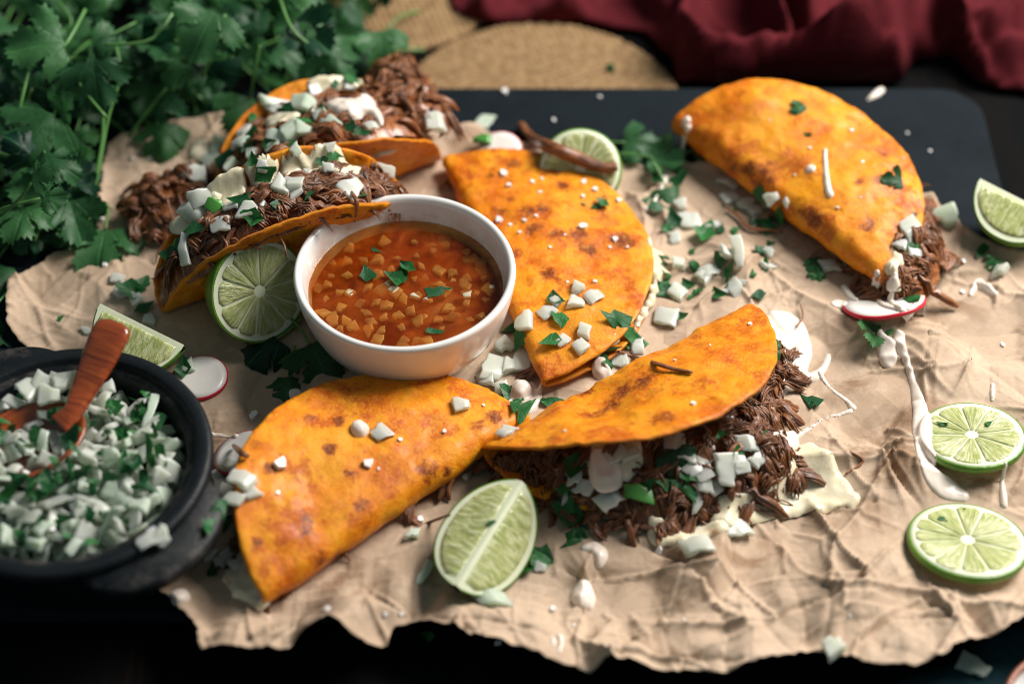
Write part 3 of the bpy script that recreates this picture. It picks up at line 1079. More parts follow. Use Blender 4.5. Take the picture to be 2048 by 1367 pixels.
# ================================================================== TACOS
def tortilla(Rt, prm, start, seed, n=84, th=0.18, dents=()):
    """folded round tortilla. prm(t) -> (top0, top1, bottom0, bottom1, fold radius), headings in degrees"""
    nT, nV = 41, 90
    tt = np.linspace(-1, 1, nT); vv = np.linspace(0, Rt * 1.04, nV); dv = vv[1] - vv[0]
    tab = np.zeros((2, nT, nV, 2))
    for i, t in enumerate(tt):
        a0, a1, b0, b1, rho = prm(t)
        for h, (s0, x0, x1) in enumerate(((start, a0, a1), (start + 180 if start < 45 else start - 180, b0, b1))):
            Lf = max(0.05, rho * abs(R(x0 - s0)))
            f = np.clip(vv / Lf, 0, 1)
            ang = s0 + (x0 - s0) * f
            g = np.clip((vv - Lf) / (Rt - Lf), 0, 1.1)
            ang = np.where(vv > Lf, x0 + (x1 - x0) * g, ang)
            ca = np.cos(np.radians(ang)); sa = np.sin(np.radians(ang))
            tab[h, i, 1:, 0] = np.cumsum((ca[1:] + ca[:-1]) / 2) * dv
            tab[h, i, 1:, 1] = np.cumsum((sa[1:] + sa[:-1]) / 2) * dv
    g = np.linspace(-1, 1, n)
    X, Y = np.meshgrid(g, g)
    u = X * np.sqrt(1 - Y * Y / 2); v = Y * np.sqrt(1 - X * X / 2)
    rr = np.array([[1 + 0.018 * nz(math.cos(math.atan2(b, a)) * 2.2, math.sin(math.atan2(b, a)) * 2.2, seed) + 0.006 * nz(a * 9, b * 9, seed) for a, b in zip(ru, rv)] for ru, rv in zip(u, v)])
    u, v = u * rr * Rt, v * rr * Rt

    def samp(u, v):
        ti = np.clip((u / Rt + 1) / 2 * (nT - 1), 0, nT - 1.001); vi = np.clip(np.abs(v) / dv, 0, nV - 1.001)
        i0 = ti.astype(int); j0 = vi.astype(int); ft = (ti - i0)[..., None]; fv = (vi - j0)[..., None]
        h = (v < 0).astype(int)
        return (tab[h, i0, j0] * (1 - ft) * (1 - fv) + tab[h, i0 + 1, j0] * ft * (1 - fv) + tab[h, i0, j0 + 1] * (1 - ft) * fv + tab[h, i0 + 1, j0 + 1] * ft * fv)
    AZ = samp(u, v)
    P = np.stack([u, AZ[..., 0], AZ[..., 1]], -1)
    du = np.gradient(P, axis=1); dvv = np.gradient(P, axis=0)
    N = np.cross(du, dvv); N /= np.linalg.norm(N, axis=2)[..., None] + 1e-9
    disp = np.array([[0.10 * nz(a * 0.55, b * 0.55, seed + 3) + 0.06 * nz(a * 1.5, b * 1.5, seed + 7) + 0.12 * max(0, nz(a * 2.3, b * 2.3, seed + 9) - 0.15) + 0.05 * abs(nz(a * 4.3, b * 4.3, seed + 2)) for a, b in zip(ru, rv)] for ru, rv in zip(u, v)])
    sgn = 1.0
    for (du_, dv_, rad_, dep_) in dents:
        disp += dep_ * np.exp(-((u - du_) ** 2 + (v - dv_) ** 2) / rad_ ** 2)
    rim = np.clip((1 - np.hypot(u, v) / (Rt * rr)) / 0.02, 0, 1)
    thk = th * (0.55 + 0.45 * rim ** 0.5)
    # top half has its outside on the side away from the fold's hollow
    cen = P.reshape(-1, 3).mean(0)
    j, i = int(n * 0.8), n // 2
    outside = np.array([0, 0, 1.0]) if start > 45 else np.array([0, 0.3, -1.0])
    if N[j, i] @ outside < 0:
        N = -N
    Pd = P + N * disp[..., None]
    outer = (Pd + N * thk[..., None] / 2).reshape(-1, 3); inner = (Pd - N * thk[..., None] / 2).reshape(-1, 3)
    V = np.concatenate([outer, inner]); m = n * n
    F = []
    for r in range(n - 1):
        for c in range(n - 1):
            a = r * n + c
            F.append((a, a + 1, a + n + 1, a + n)); F.append((m + a, m + a + n, m + a + n + 1, m + a + 1))
    ed = list(range(n)) + [r * n + n - 1 for r in range(1, n)] + [(n - 1) * n + c for c in range(n - 2, -1, -1)] + [r * n for r in range(n - 2, 0, -1)]
    for k in range(len(ed)):
        a, b = ed[k], ed[(k + 1) % len(ed)]
        F.append((b, a, m + a, m + b))
    V[:, 2] -= V[:, 2].min()
    V[:, 2] += 0.04
    uv = np.stack([u / Rt, v / Rt], -1).reshape(-1, 2); uv = np.concatenate([uv, uv + 3.7])
    return V, F, uv


def make_taco(fr, label, Rt, prm, start, seed, tilt=0.0, dents=(), char=()):
    o = ob('taco', None, None, fr.O, (0, 0, fr.th), label=label, cat='taco', group='folded shredded beef tacos')
    V, F, uv = tortilla(Rt, prm, start, seed, dents=dents)
    if tilt:
        V = np.array([tuple(Matrix.Rotation(tilt, 3, 'X') @ Vector(v)) for v in V])
        V[:, 2] += 0.04 - V[:, 2].min()
    t = BVHTree.FromPolygons([tuple(fr.M @ Vector(v)) for v in V], F)
    W = np.array([tuple(fr.M @ Vector(v)) for v in V])
    ca = np.zeros(len(V))
    for px, py, r in char:
        h = t.ray_cast(Vector(CAMP), Vector(ray(px, py)))
        if h[0] is not None:
            ca = np.maximum(ca, np.exp(-(np.linalg.norm(W - np.array(h[0]), axis=1) / r) ** 2))
    ob('tortilla', mesh('tortilla', V, F, 'tortilla', uv=uv, attr={'char': ca}), o)
    support(V, F, fr.M)
    return o, V


def strand(p, d, L, r, zf, rg, wig=0.45, lift=0.12, droop=True):
    n = max(7, int(L / 0.2)); P = []
    p = np.array(p, float); d = np.array(d, float)
    k1, k2 = rg.uniform(-1, 1, 2); ph = rg.uniform(0, 6)
    for i in range(n):
        t = i / (n - 1)
        P.append((p[0], p[1], zf(p[0], p[1]) + r * 0.5 + lift * math.sin(math.pi * t) + 0.05 * math.sin(5 * t + ph)))
        d = d + np.array([-d[1], d[0]]) * (k1 * 0.25 + 0.3 * math.sin(4 * t + ph) * k2) * wig + rg.normal(0, 0.08, 2)
        d /= np.linalg.norm(d)
        p = p + d * L / n
    P = np.array(P)
    rad = r * (0.35 + 0.65 * np.sin(np.pi * np.linspace(0.08, 0.92, n)) ** 0.5) * (1 + 0.18 * rg.normal(0, 1, n).clip(-1.2, 1.2))
    return P, rad


def bundle(P, rad, rg, k=8):
    """a torn chunk of muscle: many fibres side by side in a flattened, slightly fanned rope"""
    out = []
    n = len(P)
    T = np.gradient(P, axis=0); T /= np.linalg.norm(T, axis=1)[:, None] + 1e-9
    side = np.cross(T, [0, 0, 1.0]); side /= np.linalg.norm(side, axis=1)[:, None] + 1e-9
    w = rg.uniform(0.10, 0.30)
    tw = rg.uniform(-0.3, 0.3)
    fan = rg.uniform(0.6, 1.5, 2)
    env = np.interp(np.linspace(0, 1, n), [0, 0.25, 0.75, 1], [fan[0], 1, 1, fan[1]])
    for i in range(k):
        u = (i + 0.5) / k * 2 - 1 + rg.normal(0, 0.1)
        h = math.sqrt(max(0, 1 - u * u)) * w * 0.55
        ph = np.linspace(0, tw, n)
        off = side * (u * w * env * np.cos(ph))[:, None] + np.array([0, 0, 1.0]) * (h + u * w * np.sin(ph) + 0.02)[:, None]
        a = int(rg.integers(0, max(1, n // 4))); b = n - int(rg.integers(0, max(1, n // 4)))
        tq = np.linspace(0, 1, n)[:, None]
        fray = np.sin(tq * rg.uniform(2, 7) + rg.uniform(0, 6)) * rg.normal(0, 0.05, 3) + rg.normal(0, 0.12, 3) * np.clip(tq - 0.7, 0, 1) * rg.choice([0, 1, 3])
        Q = (P + off + fray)[a:b]
        r = rg.uniform(0.026, 0.07)
        out.append((Q, r * np.interp(np.linspace(0, 1, len(Q)), [0, .15, .85, 1], [.4, 1, 1, .3]) if len(Q) else []))
    return out


def beef(taco, fr, poly, zfun, nstuff, nind, seed, mat='beef', spread=None, rmax=0.2, along=None, up=0.12, edge=0.0, inner=0.0):
    rg = np.random.default_rng(seed)
    XY, F, D = sheet(torn(poly, 0.3, 0.1, 0.2, seed), 0.2)
    z = zfun(XY[:, 0], XY[:, 1], D) + np.array([0.22 * nz(x, y, seed, 1.3) + 0.12 * nz(x, y, seed, 3.4) for x, y in XY]) * np.clip(D / 0.4, 0, 1)

    def zf(x, y):
        d = (XY[:, 0] - x) ** 2 + (XY[:, 1] - y) ** 2
        i = int(d.argmin())
        return z[i] - 0.55 * math.sqrt(max(0.0, d[i] - 0.03))
    B = Batch()
    V = np.column_stack([XY, z])
    B.add(V, [tuple(f) for f in F], XY * 0.4)
    support(V + np.array([0, 0, 0.2]), F, fr.M)
    cand = np.arange(len(XY)) if spread is None else np.nonzero(spread(XY[:, 0], XY[:, 1], D))[0]
    cand = cand[D[cand] >= inner] if inner else cand
    rim_ = np.nonzero(D < 0.7)[0]
    for i in range(nstuff + nind):
        c = int(rg.choice(cand)) if rg.random() > edge else int(rg.choice(rim_))
        a = rg.uniform(0, 2 * math.pi) if along is None or rg.random() < 0.4 else along + rg.normal(0, 0.5)
        L = rg.uniform(0.7, 2.2)
        r = rg.uniform(0.03, 0.08)
        P, rad = strand(XY[c], (math.cos(a), math.sin(a)), L, r, zf, rg, lift=rg.uniform(0.0, up) + (0.4 if rg.random() < 0.06 else 0))
        kind_ = rg.random()
        chunk = kind_ < 0.74
        if kind_ < 0.24:        # a torn lump of meat with the grain running along it
            L = rg.uniform(1.1, 2.3)
            P, rad = strand(XY[c], (math.cos(a), math.sin(a)), L, 0.1, zf, rg, lift=rg.uniform(0.0, up))
            n_ = len(P); rr_ = rg.uniform(0.10, 0.21); sd = 17
            side_ = 1 + 0.34 * rg.normal(0, 1, sd).clip(-1.3, 1.3)
            md = side_[None, :] * (1 + 0.10 * rg.normal(0, 1, (n_, sd)))
            md[0] *= rg.uniform(0.3, 1.2, sd); md[-1] *= rg.uniform(0.3, 1.2, sd)
            tv_, tf_, tu_ = tube(P + np.array([0, 0, 0.05]), rr_ * np.interp(np.linspace(0, 1, n_), [0, .2, .5, .8, 1], [rg.uniform(.2, .7), .9, 1, .85, rg.uniform(.15, .6)]), sd, rg.uniform(0.5, 0.85), rg.uniform(-0.12, 0.12), md)
            tu_ = tu_ * np.array([2.5, 0.5]) + rg.uniform(0, 9, 2)
            if i >= nstuff:
                ob('beef_chunk', mesh('beef_chunk', tv_, tf_, mat if rg.random() < 0.75 else 'beef_red', uv=tu_), taco)
            else:
                B.add(tv_, tf_, tu_)
            continue
        parts = bundle(P, rad * 1.25, rg, int(rg.integers(8, 17))) if chunk else [(P, rad)]
        bb = Batch() if i >= nstuff else B
        for Q, q in parts:
            if len(Q) >= 4:
                tv_, tf_, tu_ = tube(Q, q, 5, 0.8, 0.25)
                bb.add(tv_, tf_, tu_ + rg.uniform(0, 9, 2))
        if i >= nstuff and bb.k:
            v, f, uu = bb.get()
            ob('beef_strand', mesh('beef_strand', v, f, mat if rg.random() < 0.7 else 'beef_red', uv=uu), taco)
    v, f, uu = B.get()
    ob('shredded_beef', mesh('shredded_beef', v, f, mat, uv=uu), taco, kind='stuff')
    return zf


def drape(name, poly, thick, mat, parent=None, fr=None, sp=0.09, dome=0.35, seed=0, noise=0.25, ztop=60.0, **kw):
    """a soft patch (cheese, crema) lying on whatever is below it; poly in world cm"""
    XY, F, D = sheet(poly, sp)
    if len(F) == 0:
        return None
    z = np.array([down(x, y, ztop)[0].z for x, y in XY])
    if ztop < 50:
        z = np.maximum(z, max(np.percentile(z, 70) - 0.45, ztop - 2.2))
    # relax so that it bridges small gaps
    adj = np.zeros(len(XY)); cnt = np.zeros(len(XY))
    Fa = np.asarray(F)
    for _ in range(3 if mat == 'crema' else 12):
        adj[:] = 0; cnt[:] = 0
        for a, b in ((0, 1), (1, 2), (2, 3), (3, 0)):
            np.add.at(adj, Fa[:, a], z[Fa[:, b]]); np.add.at(adj, Fa[:, b], z[Fa[:, a]])
            np.add.at(cnt, Fa[:, a], 1); np.add.at(cnt, Fa[:, b], 1)
        z = np.maximum(z, 0.4 * z + 0.6 * adj / np.maximum(cnt, 1))
    q = np.clip(D / dome, 0, 1)
    top = thick * np.sqrt(1 - (1 - q) ** 2) * np.array([1 + noise * nz(x, y, seed, 2.1) for x, y in XY]) + 0.012
    c = np.array([XY[:, 0].mean(), XY[:, 1].mean(), z.min()])
    V = np.column_stack([XY, z + top])
    lo = np.column_stack([XY, z - 0.02])
    edge = {}
    for f in F:
        for a, b in zip(f, np.roll(f, -1)):
            e = (min(a, b), max(a, b)); edge[e] = None if e in edge else (a, b)
    FF = [tuple(f) for f in F]; m = len(V)
    for e in edge.values():
        if e is not None:
            FF.append((e[1], e[0], m + e[0], m + e[1]))
    V = np.concatenate([V, lo])
    support(V[:m], F)
    if fr is not None:
        V = np.array([tuple(fr.Mi @ Vector(v)) for v in V]); return ob(name, mesh(name, V, FF, mat), parent)
    return ob(name, mesh(name, V - c, FF, mat), None, c, **kw)


def blob_poly(c, rx, ry, ang=0, seed=0, rough=0.2, n=26):
    out = []
    for k in range(n):
        a = 2 * math.pi * k / n
        r = 1 + rough * nz(math.cos(a) * 1.3, math.sin(a) * 1.3, seed + 0.37)
        x, y = rx * r * math.cos(a), ry * r * math.sin(a)
        out.append((c[0] + x * math.cos(ang) - y * math.sin(ang), c[1] + x * math.sin(ang) + y * math.cos(ang)))
    return out


def px_poly(pts, z, seed=0, rough=0.08):
    P = np.array([G(x, y, z)[:2] for x, y in pts])
    Q = smooth_path(P, len(P) * 5, True)
    return [(x + rough * nz(x, y, seed, 2.0), y + rough * nz(x, y, seed + 4, 2.0)) for x, y in Q]


def half_disc(r, a0=0.3, s0=-1, s1=1):
    out = [(r * math.cos(a), max(a0, r * math.sin(a))) for a in np.linspace(0.05, math.pi - 0.05, 40)]
    return out


lerp = lambda a, b, t: a + (b - a) * t

# ---- 1: front taco
T1, V1 = make_taco(FT1, 'closed orange taco between the iron pot and the lime wedge', 6.95,
                   lambda t: (19 - 17 * t, -6 - 12 * t, 0, 0, 0.75 * (1 - 0.6 * t ** 4) - 0.12 * t), 90, 1.0,
                   char=((539, 936, .3), (662, 897, .3), (699, 946, .3), (609, 1035, .3), (607, 1062, .35), (859, 950, .55), (723, 1012, .35), (518, 1085, .3), (891, 944, .25), (678, 843, .3), (621, 835, .25), (990, 835, .4), (674, 1110, .35), (960, 850, .3), (640, 1120, .3)),
                   dents=((-2.6, 3.0, 1.1, -0.28), (-3.3, 1.6, 0.7, -0.2), (2.5, 4.0, 1.6, 0.12), (0.5, 5.2, 1.5, -0.1)))
beef(T1, FT1, half_disc(6.7), lambda s, a, D: 0.45 + 0.6 * np.clip(D / 0.7, 0, 1), 60, 14, 21, spread=lambda s, a, D: D < 1.2)
# ---- 2: front centre taco, spilling
T2, V2_ = make_taco(FT2, 'gaping orange taco spilling brown shredded beef onto the paper', 7.0,
                    lambda t: (lerp(20, 40, (t + 1) / 2), lerp(10, 24, (t + 1) / 2), 0, 0, lerp(0.95, 0.55, (t + 1) / 2)), 90, 2.0,
                    char=((1284, 761, .6), (1218, 813, .5), (1181, 831, .45), (1321, 836, .6), (1167, 785, .5), (1400, 640, .3), (1470, 610, .3), (1250, 780, .5)),
                    dents=((2.2, 2.6, 1.3, -0.35), (-0.5, 1.6, 1.2, 0.25), (-2.5, 3.4, 1.8, 0.25), (3.4, 1.0, .8, 0.22)))
sp2 = [(945, 930), (1010, 915), (1120, 880), (1300, 830), (1420, 780), (1500, 700), (1530, 680), (1580, 700), (1555, 800), (1570, 860), (1590, 930), (1550, 980), (1460, 1005), (1310, 1042), (1190, 1030), (1100, 985), (1055, 950)]
pl2 = [tuple(FT2.loc(x, y, 0.9)[:2]) for x, y in sp2]
zb2 = beef(T2, FT2, pl2, lambda s, a, D: 0.35 + 1.85 * (1 - np.exp(-D / 1.3)) + 0.35 * np.clip((5 - a) / 4, 0, 1) * (1 - np.exp(-D / 1.0)), 330, 130, 22, rmax=0.21, up=0.25, edge=0.45)
# ---- 3: back right taco
T3, V3 = make_taco(FT3, 'smooth plump orange taco lying half on the bare slate', 7.0,
                   lambda t: (20 - 10 * t, -12 - 8 * t, 0, 0, 0.85 * (1 - 0.5 * t ** 4) - 0.12 * t), 90, 3.0,
                   char=((1466, 330, .7), (1523, 352, .9), (1765, 307, .4), (1760, 364, .4), (1721, 364, .3), (1738, 448, .45), (1625, 436, .7), (1500, 345, .6), (1700, 480, .3)),
                   dents=((-4.2, 3.2, 1.2, 0.25), (-0.5, 1.5, 1.2, -0.2), (2.5, 2.2, 1.6, 0.25), (3.0, 5, 1.6, 0.1)))
pl3 = half_disc(7.6, 0.4)
ext = [tuple(FT3.loc(x, y, 1.2)[:2]) for x, y in ((1770, 600), (1850, 590), (1885, 540), (1885, 470), (1860, 430), (1840, 380), (1800, 340))]
c3 = FT3.loc(1700, 450, 1.0)[:2]
pl3e = [tuple(c3)] + ext
beef(T3, FT3, half_disc(6.5), lambda s, a, D: 0.45 + 1.0 * np.clip(D / 0.8, 0, 1), 60, 6, 23, spread=lambda s, a, D: D < 1.0)
beef(T3, FT3, pl3e, lambda s, a, D: 0.45 + 1.35 * (1 - np.exp(-D / 0.6)), 110, 40, 24, 'beef_red', spread=lambda s, a, D: D < 2.2)
# ---- 4: centre taco beside the bowl
T4, V4 = make_taco(FT4, 'flat charred orange taco sprinkled with salt right beside the white bowl', 7.55,
                   lambda t: (7 + 2 * t, -10, 0, 0, 0.5 * (1 - 0.7 * t ** 4)), 90, 5.0,
                   char=((1031, 331, .35), (983, 351, .25), (1021, 397, .35), (1109, 339, .4), (1133, 371, .55), (1057, 423, .55), (1085, 419, .55), (1001, 429, .5), (1069, 459, .5), (1109, 471, .5), (1031, 504, .35), (1214, 437, .6), (1160, 470, .6), (1180, 500, .5), (1240, 480, .6), (1100, 545, .4)),
                   dents=((2.5, 5.0, 1.4, -0.12), (-2, 4, 1.8, 0.14), (0.5, 2.6, 1.4, 0.1)))
beef(T4, FT4, half_disc(6.7), lambda s, a, D: 0.4 + 0.4 * np.clip(D / 0.6, 0, 1), 50, 10, 25, spread=lambda s, a, D: D < 0.9)


# ---- 5, 6: two open tacos standing on their folds
def trough(taco, fr, Rt, back, front, seed, n1, n2, fillb=0.8, fillf=0.97, bul=0.7, mat='beef'):
    sb = np.linspace(-0.985, 0.985, 60) * Rt
    w = lambda s: np.sqrt(np.maximum(0, Rt * Rt - s * s))
    af = lambda s: -(0.25 + w(s) * math.cos(R(front))) * 0.88
    ab = lambda s: (0.2 + w(s) * math.cos(R(back)))
    poly = [(s, float(af(s))) for s in sb] + [(s, float(ab(s))) for s in sb[::-1]]

    def zf(s, a, D):
        u = np.clip((a - af(s)) / (ab(s) - af(s) + 1e-6), 0, 1)
        zfr = w(s) * math.sin(R(front)) * fillf; zbk = w(s) * math.sin(R(back)) * fillb
        return 0.35 + zfr * (1 - u) + zbk * u - 0.25 * (1 - np.clip(D / 0.5, 0, 1)) + bul * np.sin(math.pi * u) * np.clip(w(s) / 3.5, 0, 1)
    return beef(taco, fr, poly, zf, n1, n2, seed, mat, along=0.0, up=0.15, inner=0.45)


T5, V5 = make_taco(FT5, 'open taco standing on its fold behind the halved lime and bowl', 6.25,
                   lambda t: (84, 88, 116 + 3 * t, 112, 0.55), 0, 6.0)
trough(T5, FT5, 6.25, 86, 65, 31, 110, 60, fillb=0.72, fillf=0.82, bul=0.5)
T6, V6 = make_taco(FT6, 'open taco standing behind another, close under the cilantro bunch', 5.5,
                   lambda t: (42, 48, 108 + 4 * t, 112 + 22 * t, 0.7), 0, 7.0)
trough(T6, FT6, 5.5, 45, 72, 32, 110, 55, fillb=0.62, fillf=0.8, bul=0.5, mat='beef_red')

# beef hanging out of the open ends
def clump(taco, fr, pts, z0, h, n1, n2, seed, mat='beef'):
    poly = [tuple(fr.loc(x, y, z0)[:2]) for x, y in pts]
    zb = [fr.loc(x, y, z0)[2] for x, y in pts][0]
    return beef(taco, fr, poly, lambda s, a, D: zb + h * (1 - np.exp(-D / 0.7)), n1, n2, seed, mat, up=0.35)


clump(T5, FT5, [(240, 425), (310, 372), (410, 335), (440, 400), (385, 470), (315, 480)], 0.9, 0.8, 45, 16, 41)
clump(T6, FT6, [(700, 230), (740, 150), (800, 125), (850, 150), (885, 230), (860, 265), (800, 255)], 3.2, 0.9, 60, 30, 42, 'beef_red')

# ---- cheese in the tacos
def cheese(taco, fr, pts, z, thick=0.2, seed=0):
    drape('melted_cheese', px_poly(pts, z, seed, 0.3), thick, 'cheese', taco, fr, 0.12, 0.3, seed, 0.5, ztop=z + 0.7)


cheese(T2, FT2, [(1420, 1045), (1480, 960), (1540, 905), (1600, 885), (1640, 900), (1690, 955), (1722, 1012), (1660, 1018), (1600, 1022), (1540, 1035), (1470, 1060)], 0.5, 0.12, 1)
cheese(T2, FT2, [(1290, 1060), (1330, 1045), (1420, 1050), (1460, 1068), (1400, 1092), (1320, 1095)], 0.4, 0.14, 2)
cheese(T2, FT2, [(1180, 900), (1270, 885), (1285, 935), (1235, 975), (1180, 960)], 1.9, 0.22, 3)
cheese(T4, FT4, [(1290, 470), (1335, 500), (1338, 540), (1300, 570), (1296, 530)], 0.8, 0.3, 4)
cheese(T4, FT4, [(1300, 560), (1318, 575), (1290, 640), (1262, 660), (1266, 640), (1290, 600)], 0.8, 0.3, 5)
cheese(T4, FT4, [(1235, 690), (1225, 705), (1145, 745), (1130, 735), (1190, 700)], 0.8, 0.2, 6)
cheese(T3, FT3, [(1770, 520), (1800, 500), (1805, 560), (1790, 590), (1768, 575)], 1.2, 0.4, 7)
cheese(T1, FT1, [(445, 1160), (500, 1110), (545, 1190), (530, 1228), (470, 1205)], 0.6, 0.25, 8)
for i, (x, y, a, b) in enumerate(((462, 369, 46, 30), (580, 335, 40, 26), (640, 322, 60, 30), (735, 280, 40, 34), (400, 420, 60, 34), (690, 160, 46, 20), (400, 300, 30, 22), (520, 350, 40, 20), (680, 340, 40, 24), (760, 320, 40, 20), (640, 180, 40, 20), (560, 240, 40, 26))):
    zz = 3.6
    tc, fr = (T5, FT5) if i in (0, 1, 2, 4, 7, 8, 9) else (T6, FT6)
    p, _ = surf(x, y)
    drape('melted_cheese', blob_poly(p, a * 0.021, b * 0.028, 0.5, i * 3.1, 0.5), 0.18, 'cheese', tc, fr, 0.12, 0.3, i, 0.5, ztop=p.z + 0.8)


# ================================================================== LIMES
def wedge_outline(r0, r1, h, n=7, corner=0.16):
    """rounded pie segment, pointing from the centre outwards along +x, half angle h"""
    pts = [(r0, 0)]
    for k in range(n + 1):
        t = k / n
        pts.append((lerp(r0, r1 * 0.93, t) * math.cos(h * (0.9 + 0.1 * t)), -lerp(r0, r1 * 0.93, t) * math.sin(h * (0.9 + 0.1 * t))))
    for k in range(1, n):
        a = -h * 0.9 + 1.8 * h * k / n
        pts.append((r1 * math.cos(a), r1 * math.sin(a)))
    for k in range(n, -1, -1):
        t = k / n
        pts.append((lerp(r0, r1 * 0.93, t) * math.cos(h * (0.9 + 0.1 * t)), lerp(r0, r1 * 0.93, t) * math.sin(h * (0.9 + 0.1 * t))))
    return np.array(pts[1:])


def pad(outline, z, height, rot=0.0, uvf=None):
    """pulp pad: a low cushion over an outline"""
    c = outline.mean(0); V = []; F = []; U = []
    n = len(outline); rings = [(1.0, 0.0), (0.96, 0.65), (0.86, 0.95), (0.6, 1.0), (0.3, 0.96)]
    ca, sa = math.cos(rot), math.sin(rot)
    for s, h in rings:
        for p in outline:
            q = c + (p - c) * s
            V.append((q[0] * ca - q[1] * sa, q[0] * sa + q[1] * ca, z + height * h))
            U.append((math.atan2(q[1], q[0] + 1e-6) if uvf is None else uvf(q)[0], math.hypot(*q) if uvf is None else uvf(q)[1]))
    V.append((c[0] * ca - c[1] * sa, c[0] * sa + c[1] * ca, z + height * 0.95)); U.append((0, math.hypot(*c)) if uvf is None else uvf(c))
    for r in range(len(rings) - 1):
        for k in range(n):
            F.append((r * n + k, r * n + (k + 1) % n, (r + 1) * n + (k + 1) % n, (r + 1) * n + k))
    m = (len(rings) - 1) * n
    for k in range(n):
        F.append((m + k, m + (k + 1) % n, len(V) - 1))
    return np.array(V), F, np.array(U)


def add_segments(o, rad, nseg, z, rg, up=1, pithw=0.30, Ms=None):
    a0 = rg.uniform(0, 6)
    ws = rg.uniform(0.55, 1.45, nseg); ws *= 2 * math.pi / ws.sum()
    a = a0
    for w in ws:
        ol = wedge_outline(0.22 * rad / 2.2 + 0.05, rad - pithw * rg.uniform(0.9, 1.15), max(0.06, w / 2 - 0.02))
        V, F, U = pad(ol, z, 0.055 * up, a + w / 2)
        ob('segment', mesh('segment', V, F, 'lime_pulp', uv=U), o)
        a += w


def lime_round(px, py, zc, rad, thick, rot, label, group=None, half=False, nseg=10, seed=0):
    """slice (thick = its thickness) or half lime; local +z is the cut face"""
    rg = np.random.default_rng(seed)
    c = G(px, py, zc)
    o = ob('lime_half' if half else 'lime_slice', None, None, c, rot, label=label, cat='lime', group=group)
    M = Matrix.Translation(Vector(c)) @ rot.to_4x4()
    if half:
        prof = [(rad * math.cos(a) ** 0.9 if a < 1.55 else 0.0, -rad * 1.12 * math.sin(a)) for a in np.linspace(0, math.pi / 2, 22)]
        prof = [(rad * 0.965, 0.0), (rad * 0.99, 0.004)] + prof
    else:
        prof = [(rad * 0.955, 0.0), (rad * 0.985, -0.008), (rad, -0.04), (rad * 1.012, -thick / 2), (rad, -thick + 0.04), (rad * 0.985, -thick + 0.008), (rad * 0.955, -thick)]
    V, F = lathe(prof, 72)
    ob('peel', mesh('peel', V, F, 'lime_peel'), o)
    support(V, F, M)
    pp = [(0, -0.012), (rad * 0.5, -0.012), (rad * 0.86, -0.004), (rad * 0.958, 0.0)]
    if not half:
        pp = pp + [(rad * 0.958, -thick), (0, -thick + 0.01)]
    V, F = lathe(pp, 72)
    ob('pith', mesh('pith', V, F, 'lime_pith'), o)
    support(V, F, M)
    add_segments(o, rad, nseg, -0.012, rg, 1, 0.12 * rad)
    return o


def look(nx, ny, nz_, yaw=0):
    return frame(Vector((nx, ny, nz_)).normalized(), yaw)


def lime_wedge(px, py, zc, a, rad, span, rot, label, seed=0):
    """lengthwise wedge: sharp edge along local x at z=0, peel hanging below"""
    c = G(px, py, zc)
    o = ob('lime_wedge', None, None, c, rot, label=label, cat='lime')
    M = Matrix.Translation(Vector(c)) @ rot.to_4x4()
    nx, na = 36, 18
    xs = -a * np.cos(np.linspace(0.02, math.pi - 0.02, nx))
    rr = rad * np.maximum(0.03, (1 - (np.abs(xs) / a) ** 2.2)) ** 0.55
    a0, a1 = -math.pi / 2 - span / 2, -math.pi / 2 + span / 2
    V = []; F = []
    for x, r in zip(xs, rr):
        for k in range(na + 1):
            t = lerp(a0, a1, k / na)
            V.append((x, r * math.cos(t), r * math.sin(t)))
    for i in range(nx - 1):
        for k in range(na):
            F.append((i * (na + 1) + k, i * (na + 1) + k + 1, (i + 1) * (na + 1) + k + 1, (i + 1) * (na + 1) + k))
    # peel wraps over the cut rim a little
    m = len(V)
    for x, r in zip(xs, rr):
        for t in (a0, a1):
            V.append((x * 0.985, max(0.0, r - 0.075) * math.cos(t), max(0.0, r - 0.075) * math.sin(t)))
    for i in range(nx - 1):
        F.append((i * (na + 1), (i + 1) * (na + 1), m + 2 * (i + 1), m + 2 * i))
        F.append(((i + 1) * (na + 1) + na, i * (na + 1) + na, m + 2 * i + 1, m + 2 * (i + 1) + 1))
    ob('peel', mesh('peel', V, F, 'lime_peel'), o)
    support(V, F, M)
    V = []; F = []
    for t in (a0, a1):
        b = len(V)
        for x, r in zip(xs, rr):
            V.append((x * 0.985, 0, 0.0)); V.append((x * 0.985, max(0, r - 0.07) * math.cos(t), max(0, r - 0.07) * math.sin(t)))
        for i in range(nx - 1):
            q = (b + 2 * i, b + 2 * i + 1, b + 2 * i + 3, b + 2 * i + 2)
            F.append(q if t == a0 else q[::-1])
    ob('pith', mesh('pith', V, F, 'lime_pith', False), o)
    support(V, F, M)
    for t in (a0, a1):
        up = []
        for k in range(15):
            u = -0.86 + 1.72 * k / 14
            up.append((u * a, -0.085 * rad - 0.05 * abs(u)))
        lo = []
        for k in range(15):
            u = 0.86 - 1.72 * k / 14
            r = rad * max(0.03, 1 - abs(u) ** 2.2) ** 0.55
            lo.append((u * a, -max(0.10 * rad + 0.06, r - 0.15 * rad)))
        ol = np.array(up + lo)
        Vp, Fp, Up = pad(ol, 0.0, 0.075, 0, lambda q: (q[0] * 0.45, -q[1]))
        s = 1 if t == a1 else -1
        d = np.array([0, math.cos(t), math.sin(t)])      # away from the sharp edge, in the face
        nn = np.cross([1, 0, 0], d) * (1 if t == a1 else -1)
        W = np.array([np.array([v[0], 0, 0]) - d * v[1] + nn * (v[2] - 0.006) for v in Vp])
        ob('segment', mesh('segment', W, Fp, 'lime_pulp', uv=Up), o)
    return o


